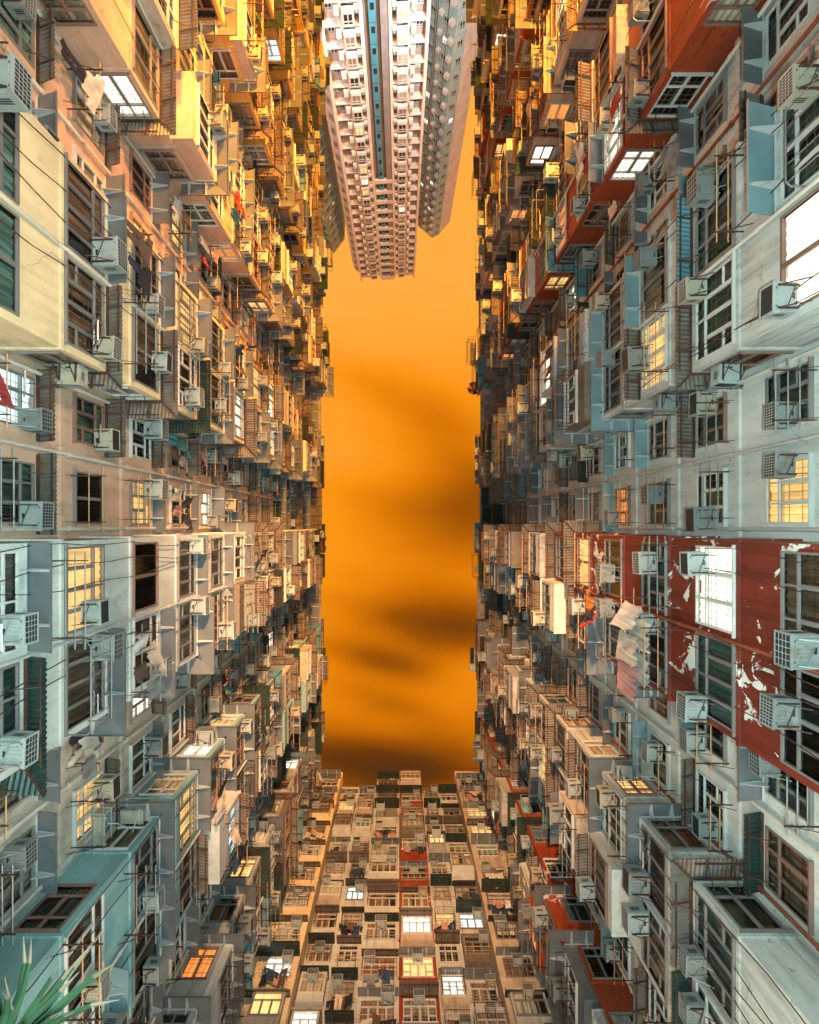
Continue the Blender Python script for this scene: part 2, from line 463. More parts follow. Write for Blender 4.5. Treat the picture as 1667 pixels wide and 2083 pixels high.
def casement_mesh(fm):     # a sash pushed open, hinged at its top
    if fm not in OC:
        b = MB(); w, L = .46, .62; a = R(38)
        def P(x, s, d=0): return (x, -.04 - math.sin(a)*s - math.cos(a)*d, L - math.cos(a)*s + math.sin(a)*d)
        def rail(x0, x1, s0, s1):
            n = len(b.v)
            for (x, s, d) in ((x0,s0,0),(x1,s0,0),(x1,s1,0),(x0,s1,0),(x0,s0,.03),(x1,s0,.03),(x1,s1,.03),(x0,s1,.03)): b.v.append(P(x, s, d))
            for q in ((0,3,2,1),(4,5,6,7),(0,1,5,4),(1,2,6,5),(2,3,7,6),(3,0,4,7)): b.f.append(tuple(n+i for i in q)); b.m.append(0)
        rail(-w/2, w/2, 0, .035); rail(-w/2, w/2, L-.035, L); rail(-w/2, -w/2+.035, .035, L-.035); rail(w/2-.035, w/2, .035, L-.035)
        b.poly([P(-w/2+.035, .035, .015), P(w/2-.035, .035, .015), P(w/2-.035, L-.035, .015), P(-w/2+.035, L-.035, .015)], 1)
        OC[fm] = b.mesh('open_casement', [M_[fm], GLASS])
    return OC[fm]
def window(parent, base, w, h, x, y, z, rz, kind, fm, cur, var=0, simple=False, open_=0, label=None):
    o = link('window', frame_mesh(w, h, kind, fm), parent, (x-base[0], y-base[1], z), rz)
    if label: o['label'] = label
    if not simple: link('pane', glass_mesh(w, h), o)
    link('curtain', curtain_mesh(w, h, var, cur), o)
    if open_:
        link('open_sash', casement_mesh(fm), o, ((-w*.26 if open_ < 0 else w*.26), 0, h*.25))
    return o

# ------------------------------------------------------------------ awnings
def awn_sheet(b, x0, x1, dep, z0, drop, th, corr, mitre0=False, mitre1=False, thick=.012):
    """sheet hanging off a wall at y=0 between x0 and x1, out to y=-dep"""
    lam = .11
    xs0 = x0 - (dep if mitre0 else 0); xs1 = x1 + (dep if mitre1 else 0)
    n = max(2, int((xs1-xs0)/(lam/6))) if corr else max(2, int((xs1-xs0)/.4))
    def row(x):
        di = 0.0
        if mitre0 and x < x0: di = x0 - x
        if mitre1 and x > x1: di = x - x1
        w = .020*math.sin(2*PI*x/lam) if corr else 0
        return di, w
    prev = None
    for i in range(n+1):
        x = xs0 + (xs1-xs0)*i/n
        di, w = row(x)
        di = min(di, dep-.002)
        zi = z0 - drop*di/dep + w; zo = z0 - drop + w
        cur = ((x, -di, zi), (x, -dep, zo), (x, -dep, zo+thick), (x, -di, zi+thick))
        if prev:
            for a in range(4): b.quad(prev[a], cur[a], cur[(a+1) % 4], prev[(a+1) % 4], 0)
        prev = cur
AW = {}
def awning_mesh(length, dep, typ, wrap, seed=0, plen=1.22):
    """wrap: 0 straight, +1 turns the corner at +x, -1 at -x"""
    k = (round(length, 2), dep, typ, wrap, seed)
    if k in AW: return AW[k]
    corr = typ.startswith('corr')
    b = MB(); fr = MB()
    drop = .10 + .03*(seed % 3)
    x0, x1 = -length/2, length/2
    awn_sheet(b, x0, x1, dep, 0, drop, 0, corr, wrap < 0, wrap > 0)
    if not corr:      # folded front lip
        a0 = x0 - (dep if wrap < 0 else 0); a1 = x1 + (dep if wrap > 0 else 0)
        b.box(a0, a1, -dep-.012, -dep-.001, -drop-.05, -drop+.012)
    def brackets(frm, fn, L0, L1):
        n = max(2, int((L1-L0)/.75))
        frm.bar(fn(L0+.02, .012, -.05), fn(L1-.02, .012, -.05), .02, 0, 4)
        for i in range(n):
            s = L0 + (L1-L0)*(i+.5)/n
            if not corr:
                for d in (-.006, .006):
                    frm.poly([fn(s+d, .01, -.008-.0*drop), fn(s+d, dep*.97, -drop-.006), fn(s+d, dep*.9, -drop-.035), fn(s+d, .01, -.26)][::(1 if d < 0 else -1)])
                frm.quad(fn(s-.006, dep*.9, -drop-.035), fn(s+.006, dep*.9, -drop-.035), fn(s+.006, .01, -.26), fn(s-.006, .01, -.26))
                frm.quad(fn(s-.03, .03, -.012), fn(s+.03, .03, -.012), fn(s+.03, dep*.95, -drop-.006), fn(s-.03, dep*.95, -drop-.006))
            else:
                frm.bar(fn(s, -.0, -.05), fn(s, dep*1.05, -drop-.05), .02, 0, 4)
                frm.bar(fn(s, 0, -.42), fn(s, dep*.8, -drop-.06), .013, 0, 4)
        if corr:
            for q in (.12, .82):
                frm.bar(fn(L0, dep*q, -drop*q-.045), fn(L1, dep*q, -drop*q-.045), .022, 0, 4)
    brackets(fr, lambda s, d, z: (s, -d, z), x0, x1)
    if wrap:
        sb = MB(); sf = MB()
        # the return along the side: built straight then turned
        awn_sheet(sb, -plen, 0, dep, 0, drop, 0, corr, False, True)
        if not corr: sb.box(-plen, dep, -dep-.012, -dep-.001, -drop-.05, -drop+.012)
        brackets(sf, lambda s, d, z: (s, -d, z), -plen, 0)
        if corr: sf.bar((0, 0, -.05), (dep, -dep, -drop-.05), .025, 0, 4)
        for src, dst in ((sb, b), (sf, fr)):
            n = len(dst.v)
            for (x, y, z) in src.v:
                # local side frame: run towards the corner at x=0, out is -y  ->  bay: side face at x = +-length/2
                if wrap > 0: p = (x1 - y, -x, z)
                else: p = (x0 + y, -x, z)
                dst.v.append(p)
            for f in src.f: dst.f.append(tuple(n+i for i in (f if wrap < 0 else f[::-1])))
            dst.m += src.m
    me = b.mesh('awning_sheet', M_[typ])
    mf = fr.mesh('awning_brackets', M_['rust'] if corr else M_['steel'])
    AW[k] = (me, mf)
    return AW[k]
def awning(parent, base, length, dep, typ, x, y, z, rz, wrap=0, seed=0, plen=1.22):
    me, mf = awning_mesh(length, dep, typ, wrap, seed, plen)
    o = link('awning', me, parent, (x-base[0], y-base[1], z), rz)
    link('bracket', mf, o)
    return o

# ------------------------------------------------------------------ air conditioners
AC = {}
def ac_meshes(w, d, h, cm, seed):
    k = (w, d, h, cm, seed)
    if k in AC: return AC[k]
    b = MB()
    x0, x1 = -w/2, w/2
    b.box(x0, x1, -d, .0, 0, h)
    # pressed ribs on the underside and the sides, a lip round the front
    e = .012
    for (a, c) in ((-.32, -.05), (.05, .32)):
        b.box(w*a, w*c, -d*.86, -d*.82, -e, -.0005); b.box(w*a, w*a+.02, -d*.80, -d*.2, -e, -.0005); b.box(w*c-.02, w*c, -d*.80, -d*.2, -e, -.0005)
    b.box(-w*.12, w*.16, -d*.5, -d*.44, -e, -.0005)
    b.box(-w*.42, w*.42, -d*.96, -d*.93, -e*1.5, -.0005); b.box(-w*.47, -w*.44, -d*.96, -d*.03, -e*1.5, -.0005); b.box(w*.44, w*.47, -d*.96, -d*.03, -e*1.5, -.0005)
    b.box(-w*.20, -w*.17, -d*.75, -d*.25, -e, -.0005); b.box(w*.20, w*.23, -d*.75, -d*.25, -e, -.0005)
    for s in (-1, 1):
        xx = x0 if s < 0 else x1
        lo, hi = (xx-.010, xx-.0005) if s < 0 else (xx+.0005, xx+.010)
        b.box(lo, hi, -d*.9, -d*.1, h*.1, h*.16); b.box(lo, hi, -d*.9, -d*.1, h*.84, h*.9)
    t = .03
    b.box(x0-.012, x1+.012, -d-.012, -d+.03, -.012, t*.5); b.box(x0-.012, x1+.012, -d-.012, -d+.03, h-t*.5, h+.012)
    b.box(x0-.012, x0+t*.6, -d-.0125, -d+.03, t*.5, h-t*.5); b.box(x1-t*.6, x1+.012, -d-.0125, -d+.03, t*.5, h-t*.5)
    for q in (-.30, .30): b.bar((w*q, -d*.86, -.006), (w*q, -d*.86, -.001), .022, 1, 8)
    b.box(-w*.06, w*.14, -d*.22, -d*.12, -.008, -.001, 1)
    casing = b.mesh('casing', [M_[cm], M_['grille']])
    g = MB()
    g.box(x0+t, x1-t, -d-.004, -d-.001, t*.7, h-t*.7, 0)
    for s in (-1, 1):
        xx = x0-.003 if s < 0 else x1+.001
        for q in (.28, .40, .52): g.box(xx, xx+.002, -d*.75 , -d*.3, h*q, h*(q+.07), 0)
    n = 5 if seed % 2 else 8
    if seed != 2:
        for i in range(1, n): 
            x = x0+t + (w-2*t)*i/n; g.box(x-.005, x+.005, -d-.010, -d-.005, t*.7, h-t*.7, 1)
        for i in range(1, 4):
            z = t*.7 + (h-1.4*t)*i/4; g.box(x0+t, x1-t, -d-.012, -d-.0105, z-.005, z+.005, 1)
    grille = g.mesh('grille', [M_['grille'], M_['steel']])
    s = MB()
    for q in (-.38, .38):
        s.box(w*q-.015, w*q+.015, -d*.85, 0, -.05, -.02); s.bar((w*q, -d*.8, -.05), (w*q, .0, -.34), .012, 0, 4)
    s.bar((-w*.38, -d*.5, -.045), (w*.38, -d*.15, -.045), .010, 0, 4)
    if seed == 1: s.path([(x1*.6, -.05, .02), (x1*.75, -.12, -.12), (x1*.4, -.06, -.45), (x1*.5, -.01, -.9)], .010, 0, 4)
    stand = s.mesh('wall_bracket', M_['rust'] if seed != 1 else M_['acgrey'])
    AC[k] = (casing, grille, stand)
    return AC[k]
AC_LIST = []
def add_ac(where, x, y, z, rz, seed, big=1.0, rnd=None, label=None):
    AC_LIST.append((where, x, y, z, rz, seed, big, label))
ACSIZES = [(.60, .50, .38), (.54, .44, .34), (.66, .58, .42), (.50, .46, .34)]
def build_acs():
    # the ones that show largest first
    def size(a):
        h = a[3] - CZ; return -1.0/h
    AC_LIST.sort(key=size)
    rest = MB()
    for i, (where, x, y, z, rz, seed, big, label) in enumerate(AC_LIST):
        w, d, h = ACSIZES[seed % 4]
        cm = ('ac', 'ac', 'acgrey', 'acold', 'acgrey')[seed % 5]
        st = seed % 3
        if i < 285:
            adj = ['white', 'off-white', 'grimy grey', 'yellowed', 'dull grey'][seed % 5]
            t = thing('air_conditioner', label or f'{adj} air conditioner {where}', 'air conditioner', (x, y, z), rz + random.uniform(-.045, .045), 'window air conditioners on the apartment walls')
            c, g, s = ac_meshes(w, d, h, cm, st)
            link('casing', c, t); link('grille', g, t); link('wall_bracket', s, t)
        else:
            ca, sa = math.cos(rz), math.sin(rz)
            c, g, s = ac_meshes(w, d, h, cm, st)
            for me, mi in ((c, 0), (g, 1)):
                n = len(rest.v)
                for v in me.vertices:
                    p = v.co; rest.v.append((x + p.x*ca - p.y*sa, y + p.x*sa + p.y*ca, z + p.z))
                for f in me.polygons: rest.f.append(tuple(n+k for k in f.vertices)); rest.m.append(mi)
    if rest.v:
        o = link('air_conditioners', rest.mesh('air_conditioners', [M_['ac'], M_['grille']]))
        o['kind'] = 'stuff'; o['label'] = 'small distant air conditioners packed along the top of the facades'; o['category'] = 'air conditioners'
    print('ACs', len(AC_LIST))

# ------------------------------------------------------------------ cages, racks, clothes
CG = {}
def cage_mesh(w, h, d, style):
    k = (w, h, d, style)
    if k not in CG:
        b = MB(); r = .011
        x0, x1 = -w/2, w/2
        if style == 0:       # rounded guard of tubes
            b.path([(x0, 0, .05), (x0, -d+.08, .05), (x0+.08, -d, .05), (x1-.08, -d, .05), (x1, -d+.08, .05), (x1, 0, .05)], r*1.5, 0, 5)
            b.path([(x0, 0, h*.62), (x0, -d+.08, h*.62), (x0+.08, -d, h*.62), (x1-.08, -d, h*.62), (x1, -d+.08, h*.62), (x1, 0, h*.62)], r*1.5, 0, 5)
            n = 6
            for i in range(n+1): b.bar((x0+w*i/n*.96+.02*w, -d, .05), (x0+w*i/n*.96+.02*w, -d, h*.62), r*.8, 0, 4)
        else:
            for z in (0, h*.5, h):
                b.path([(x0, 0, z), (x0, -d, z), (x1, -d, z), (x1, 0, z)], r*1.2, 0, 4)
            n = int(w/.14)
            for i in range(n+1): b.bar((x0+w*i/n, -d, 0), (x0+w*i/n, -d, h), r*.6, 0, 4)
            for i in range(4):
                y = -d*i/4
                b.bar((x0, y, 0), (x0, y, h), r*.6, 0, 4); b.bar((x1, y, 0), (x1, y, h), r*.6, 0, 4)
            for i in range(n+1): b.bar((x0+w*i/n, 0, .0), (x0+w*i/n, -d, 0), r*.6, 0, 4)
        CG[k] = b.mesh('window_cage', M_['rust'] if style else M_['alu'])
    return CG[k]
RK = {}
def rack_mesh(L, d, style):
    k = (L, d, style)
    if k not in RK:
        b = MB()
        if True:
            x = 0
            b.bar((x, 0, 0), (x, -d, .02), .018, 0, 4)
            b.bar((x, 0, -.30), (x, -d*.75, 0), .010, 0, 4)
            for i in range(5): b.bar((x, -d*(.3+.15*i), .02), (x, -d*(.3+.15*i), .07), .008, 0, 4)
        p = MB()
        for q in ((.5, .9) if style == 0 else (.35, .62, .9)):
            p.bar((-L/2-.2, -d*q, .045), (L/2+.25, -d*q, .045), .015, 0, 5)
        RK[k] = (b.mesh('rack_arm', M_['rust']), p.mesh('rack_pole', M_['bamboo'] if style == 0 else M_['acgrey']))
    return RK[k]
def rack(where, x, y, z, rz, L=1.5, d=.75, style=0):
    a, p = rack_mesh(L, d, style)
    t = thing('drying_rack', f'{"rusty" if style == 0 else "steel"} drying rack {where}', 'drying rack', (x, y, z), rz, 'clothes drying racks under the windows')
    link('rack_arm', a, t, (-L/2, 0, 0)); link('rack_arm', a, t, (L/2, 0, 0)); link('rack_pole', p, t)
    return t
GM = {}
def garment_mesh(kind, colour, seed):
    k = (kind, colour, seed)
    if k not in GM:
        b = MB(); rr = random.Random(seed*7+len(kind))
        ph = rr.uniform(0, 6)
        def cloth(x0, x1, z0, z1, taper=1.0, amp=.035, yo=0.0, nu=10, nv=6):
            for side in (0, 1):
                def fn(u, v):
                    s = 1 + (taper-1)*(1-v) - .18*math.sin(v*PI)*(.5+.5*math.sin(ph*2)) 
                    x = (x0+x1)/2 + ((x0+x1)/2*0 + (u-.5)*(x1-x0))*s
                    y = yo + amp*(.6*math.sin(u*(x1-x0)*17 + ph + v*2.5) + .5*math.sin(u*(x1-x0)*39 + ph*2 - v*3.1) + .4*math.sin(u*(x1-x0)*9 + v*6 + ph*3))*(1.2-v) + .012*(1-2*side) + .02*math.sin(v*5+ph)*(1-v)
                    return (x, y, z0 + (z1-z0)*v + .02*math.sin(u*9+ph)*(1-v))
                b.sheet(fn, nu, nv, 0)
        if kind == 'sheet': cloth(-.42, .42, -1.15, .03, 1.1, .06, 0, 18, 8)
        elif kind == 'towel': cloth(-.22, .22, -.62, .03, 1.0, .03)
        elif kind == 'shirt':
            cloth(-.22, .22, -.62, 0, 1.05, .03)
            for s in (-1, 1): cloth(s*.22-.02 if s > 0 else -.42, .42 if s > 0 else -.20, -.34, -.02, .8, .02, 0, 4, 4)
        elif kind == 'trousers':
            cloth(-.19, -.01, -.98, -.14, .85, .02, 0, 5, 7); cloth(.01, .19, -.95, -.14, .85, .02, 0, 5, 7); cloth(-.19, .19, -.15, .02, 1, .02, 0, 6, 2)
        GM[k] = b.mesh(kind, CLOTH[colour], True)
    return GM[k]
GARM = []
def clothes(where, x, y, z, rz, d, items, L=1.5):
    """items hang in a row from the outer pole, turned a little so they do not lie in one plane"""
    n = len(items)
    used = set()
    for i, (kind, colour) in enumerate(items):
        u = -L/2 + L*(i+.5)/n
        ca, sa = math.cos(rz), math.sin(rz)
        q = d*(.9 if i % 2 else .5)
        px = x + u*ca + q*sa; py = y + u*sa - q*ca
        lab = f'{colour} {"bed sheet" if kind == "sheet" else kind} drying {where}'
        if lab in used: lab = lab.replace(' drying', ' drying beside its twin')
        used.add(lab)
        thing('bed_sheet' if kind == 'sheet' else kind, lab, 'laundry', (px, py, z+.045), rz + random.uniform(-.5, .5), 'laundry hung outside the windows', garment_mesh(kind, colour, (i*3+len(where)) % 4))

# ------------------------------------------------------------------ the courtyard walls
D0, D1 = 7.2, 8.5                   # projecting bays and recesses, metres from the camera axis
FH = 2.8
SILL = 11.05
def zs(k): return CZ + SILL + FH*k
def bay_s(j): return .045 + 1.165*j, .64 + 1.165*j
def bay_y(j): a, b = bay_s(j); return a*D0, b*D0
ROOF = CZ + 47.6
YEND = 23.2
ORD = ['first', 'second', 'third', 'fourth', 'fifth', 'sixth', 'seventh', 'eighth', 'ninth', 'tenth', 'eleventh', 'twelfth', 'thirteenth', 'fourteenth', 'fifteenth', 'sixteenth']
BN = {'L': {-6: 'uppermost yellow', -5: 'third yellow', -4: 'second yellow', -3: 'nearest yellow', -2: 'peach', -1: 'cream', 0: 'white', 1: 'pale blue', 2: 'sooty'},
      'R': {-6: 'uppermost grey', -5: 'uppermost beige', -4: 'orange-red', -3: 'beige', -2: 'glossy red', -1: 'stained', 0: 'peeling red', 1: 'grimy white', 2: 'brick-red'}}
BC = {'L': {-6: 'yellow', -5: 'yellow', -4: 'yellow', -3: 'yellow', -2: 'peach', -1: 'cream', 0: 'white', 1: 'blue', 2: 'grey'},
      'R': {-6: 'grey', -5: 'beige', -4: 'redclean', -3: 'beige', -2: 'redclean', -1: 'stained', 0: 'red', 1: 'stained', 2: 'redclean'}}
RC = {'L': {-6: 'yellow', -5: 'yellow', -4: 'yellow', -3: 'beige', -2: 'peach', -1: 'peach', 0: 'peach', 1: 'beige', 2: 'beige', 3: 'grey'},
      'R': {-6: 'grey', -5: 'grey', -4: 'beige', -3: 'beige', -2: 'white', -1: 'stained', 0: 'white', 1: 'white', 2: 'stained', 3: 'grey'}}
SIDE = {'L': 'left', 'R': 'right'}
def wall_grid(b, org, u, n, L, z0, z1, holes, m=0, dep=.13):
    """wall rectangle with window openings; holes: (ua, ub, za, zb); org at u=0, z=0; n outward"""
    org = Vector(org); u = Vector(u); n = Vector(n)
    us = sorted({0.0, L, *[h[0] for h in holes], *[h[1] for h in holes]})
    zz = sorted({z0, z1, *[h[2] for h in holes], *[h[3] for h in holes]})
    def P(a, z, d=0): q = org + u*a - n*d; return (q.x, q.y, z)
    flip = u.cross(Vector((0,0,1))).dot(n) < 0
    def Q(a, c, d, e): b.quad(*( (a, c, d, e) if not flip else (e, d, c, a)), m)
    for i in range(len(us)-1):
        for k in range(len(zz)-1):
            uc = (us[i]+us[i+1])/2; zc_ = (zz[k]+zz[k+1])/2
            if any(h[0] < uc < h[1] and h[2] < zc_ < h[3] for h in holes): continue
            Q(P(us[i], zz[k]), P(us[i+1], zz[k]), P(us[i+1], zz[k+1]), P(us[i], zz[k+1]))
    for (a, c, za, zb) in holes:
        Q(P(a, za), P(a, za, dep), P(a, zb, dep), P(a, zb))
        Q(P(c, za, dep), P(c, za), P(c, zb), P(c, zb, dep))
        Q(P(a, zb, dep), P(c, zb, dep), P(c, zb), P(a, zb))
        Q(P(a, za), P(c, za), P(c, za, dep), P(a, za, dep))
# hand-set features of the near storeys; key (side, j, k, col): dict
FIX = {}
def fx(key, **kw): FIX.setdefault(key, {}).update(kw)
# left, cream bay (j -1): col a = nearer the camera (image bottom), b = farther
fx(('L', -1, 0, 'a'), cur='brown', ac=.85, awn='corr', wrap=1, fm='alu', kind=2, open_=1)
fx(('L', -1, 0, 'b'), cur='brown', ac=.80, awn='sheet', fm='alu', kind=0)
fx(('L', -1, 1, 'a'), cur='brown', ac=.55, awn='corr', wrap=1)
fx(('L', -1, 1, 'b'), cur='dark', ac=.9, awn='sheet')
fx(('L', -1, 2, 'a'), cur='brown', ac=.8, awn='corrdark', wrap=1)
fx(('L', -1, 2, 'b'), cur='lity', ac=.9, awn='sheet')
fx(('L', -1, -1, 'a'), cur='teal', awn=None, ac=None); fx(('L', -1, -1, 'b'), cur='teal', awn=None, ac=.1)
fx(('L', -1, 3, 'a'), cur='brown', ac=.6, awn='sheet', wrap=1); fx(('L', -1, 3, 'b'), cur='dark', ac=.9, awn='sheet')
fx(('L', 0, 0, 'a'), cur='lity', ac=.80, awn=None, kind=0); fx(('L', 0, 0, 'b'), cur='beige', ac=.15, awn='sheet', wrap=1, kind=0)
fx(('L', 0, 1, 'a'), cur='dark', ac=None, awn=None, kind=3, fm='brown'); fx(('L', 0, 1, 'b'), cur='pink', ac=.8, awn='sheet', wrap=1)
fx(('L', 0, 2, 'a'), cur='paper', ac=.12, awn='sheet', wrap=-2); fx(('L', 0, 2, 'b'), cur='beige', ac=.1, awn='sheet', wrap=1)
fx(('L', 0, -1, 'a'), cur='white', ac=.75, awn='sheet'); fx(('L', 0, -1, 'b'), cur='teal', awn='corrdark', wrap=1, ac=.8)
fx(('L', 0, 3, 'a'), cur='white', awn='sheet', wrap=-2, ac=None); fx(('L', 0, 3, 'b'), cur='dark', awn='sheet', wrap=1)
fx(('R', 0, 0, 'a'), cur='litw', ac=.22, awn=None, fm='alup'); fx(('R', 0, 0, 'b'), cur='teal', ac=.92, awn=None)
fx(('R', 0, 1, 'a'), cur='teal', ac=.3, awn=None); fx(('R', 0, 1, 'b'), cur='white', ac=.1, awn='sheet', wrap=1)
fx(('R', 0, -1, 'a'), cur='beige', ac=.9, awn=None, kind=1); fx(('R', 0, -1, 'b'), cur='dark', ac=.45, awn=None, kind=0)
fx(('R', 0, 2, 'a'), cur='beige', ac=.6, awn=None); fx(('R', 0, 2, 'b'), cur='white', ac=.1, awn='sheet', wrap=1)
fx(('R', -1, 0, 'a'), cur='teal', ac=.12, awn='corr', wrap=1, kind=2); fx(('R', -1, 0, 'b'), cur='teal', ac=.12, awn='corrblue', wrap=0)
fx(('R', -1, 1, 'a'), cur='lity', ac=.5, awn='corr', wrap=0); fx(('R', -1, 1, 'b'), cur='white', ac=.2, awn='sheet2')
fx(('R', -1, -1, 'a'), cur='litw', ac=.9, awn=None); fx(('R', -1, -1, 'b'), cur='teal', ac=.15, awn='sheet2', wrap=0)
fx(('R', -1, 2, 'a'), cur='blue', ac=.1, awn='sheet2', wrap=1); fx(('R', -1, 2, 'b'), cur='brown', ac=.1, awn='sheet2')
fx(('R', -2, 2, 'a'), cur='litw', ac=.3, awn='sheet', wrap=0); fx(('R', -2, 2, 's'), cur='litw'); fx(('R', -2, 3, 'a'), cur='brown', ac=.9, awn=None); fx(('R', -2, 3, 's'), cur='beige'); fx(('R', -2, 4, 'a'), cur='lito'); fx(('L', -1, 4, 'a'), cur='litw'); fx(('L', -1, 5, 'b'), cur='lity'); fx(('R', 1, 2, 's'), cur='lity'); fx(('L', 2, 3, 's'), cur='lito'); fx(('L', 2, 5, 's'), cur='lity'); fx(('L', -1, 6, 'a'), cur='litw'); fx(('L', -1, 6, 'b'), cur='litw')
fx(('L', 1, 1, 'a'), cur='blue', ac=.9, awn='sheet', wrap=1); fx(('L', 1, 0, 'a'), cur='brown', ac=.9, awn=None)
fx(('L', 1, 0, 'b'), cur='white', ac=.6, awn='sheet2')
fx(('R', 1, 0, 'a'), cur='teal', ac=.8, awn='corr', wrap=1); fx(('R', 1, 1, 'a'), cur='brown', ac=.8, awn='sheet', wrap=1)
fx(('R', 1, 2, 'a'), cur='teal', awn='sheet', wrap=1); fx(('R', 1, 0, 'b'), cur='white', ac=.3, awn='corrdark')
# recess windows: a nearer the camera's own cross-section (higher Y), b farther
fx(('L', 'r0', 1, 'a'), cur='dark', kind=3, awn=None, ac=None); fx(('L', 'r0', 1, 'b'), cur='teal', kind=2, awn='corr', ac=.85, open_=1)
fx(('L', 'r0', 0, 'a'), cur='teal', awn='corr', ac=.85); fx(('L', 'r0', 0, 'b'), cur='litc', awn='corr', ac=.85, open_=-1)
fx(('L', 'r0', 2, 'a'), cur='lity', awn='sheet', ac=.15); fx(('L', 'r0', 2, 'b'), cur='dark', awn='corr', ac=.15)
fx(('L', 'r0', 3, 'a'), cur='dark', awn='sheet', ac=None); fx(('L', 'r0', 4, 'a'), cur='litw', awn='sheet', ac=.9)
fx(('R', 'r0', 0, 'a'), cur='lity', awn=None, ac=.1, kind=1); fx(('R', 'r0', 0, 'b'), cur='teal', awn=None, ac=.85)
fx(('R', 'r0', 1, 'a'), cur='beige', awn=None, ac=.9); fx(('R', 'r0', 1, 'b'), cur='teal', awn='corr', ac=.1)
fx(('R', 'r0', 2, 'a'), cur='teal', awn=None, ac=.3, open_=1); fx(('R', 'r0', 2, 'b'), cur='brown', awn='sheet2', ac=None)
fx(('R', 'r0', 3, 'a'), cur='lito', awn='sheet2', ac=.8)
LIT_P = {'L': .10, 'R': .065, 'E': .16}
def pick_cur(rr, sd):
    x = rr.random()
    if x < LIT_P[sd]: return rr.choice(['litw', 'lity', 'lity', 'lito', 'litc'] if sd != 'R' else ['litw', 'lity', 'lito'])
    return rr.choice(['white', 'beige', 'beige', 'brown', 'dark', 'white', 'teal', 'white', 'paper', 'pink', 'brown'] if sd != 'R' else ['white', 'teal', 'beige', 'dark', 'blue', 'brown', 'white', 'dark'])
def pick_awn(rr, sd, j, k=0):
    x = rr.random()
    if k >= 4: return 'corrdark' if x < .16 else ('corr' if x < .52 else ('sheet' if x < .82 else ('corrblue' if x < .9 else None)))
    if x < .12: return None
    if x < .55: return 'sheet'
    if x < .66: return 'sheet2' if sd == 'R' or j >= 0 else 'sheet'
    if x < .93: return 'corr'
    return 'corrdark' if j >= 1 or sd == 'L' else 'corr'
N_RACK = [0]; N_CLO = [0]
EX = {}
def ext_mesh(d, below, mk, ww=1.88, hh=1.48):
    """box built out from the wall round one window (local origin: sill centre on the wall plane)"""
    k = (d, below, mk, ww, hh)
    if k not in EX:
        b = MB(); W = ww+.18; x0, x1 = -W/2, W/2; z0, z1 = -below, hh+.10
        wall_grid(b, (x0, -d, 0), (1, 0, 0), (0, -1, 0), W, z0, z1, [(W/2-ww/2, W/2+ww/2, 0, hh)])
        b.quad((x0, 0, z0), (x0, -d, z0), (x0, -d, z1), (x0, 0, z1)); b.quad((x1, -d, z0), (x1, 0, z0), (x1, 0, z1), (x1, -d, z1))
        b.quad((x0, 0, z0), (x1, 0, z0), (x1, -d, z0), (x0, -d, z0)); b.quad((x0, -d, z1), (x1, -d, z1), (x1, 0, z1), (x0, 0, z1))
        b.box(x0-.03, x1+.03, -d-.03, 0, z0-.05, z0-.003); b.box(x0-.05, x1+.05, -d-.06, 0, z1+.003, z1+.05)
        if mk in ('corr', 'sheet'):
            n = 16
            for i in range(n): 
                x = x0 + W*(i+.5)/n; b.box(x-.02, x+.02, -d-.02, -d-.001, z0, -.06)
        EX[k] = b.mesh('enclosed_balcony', M_[mk] if mk in M_ else W_[mk])
    return EX[k]
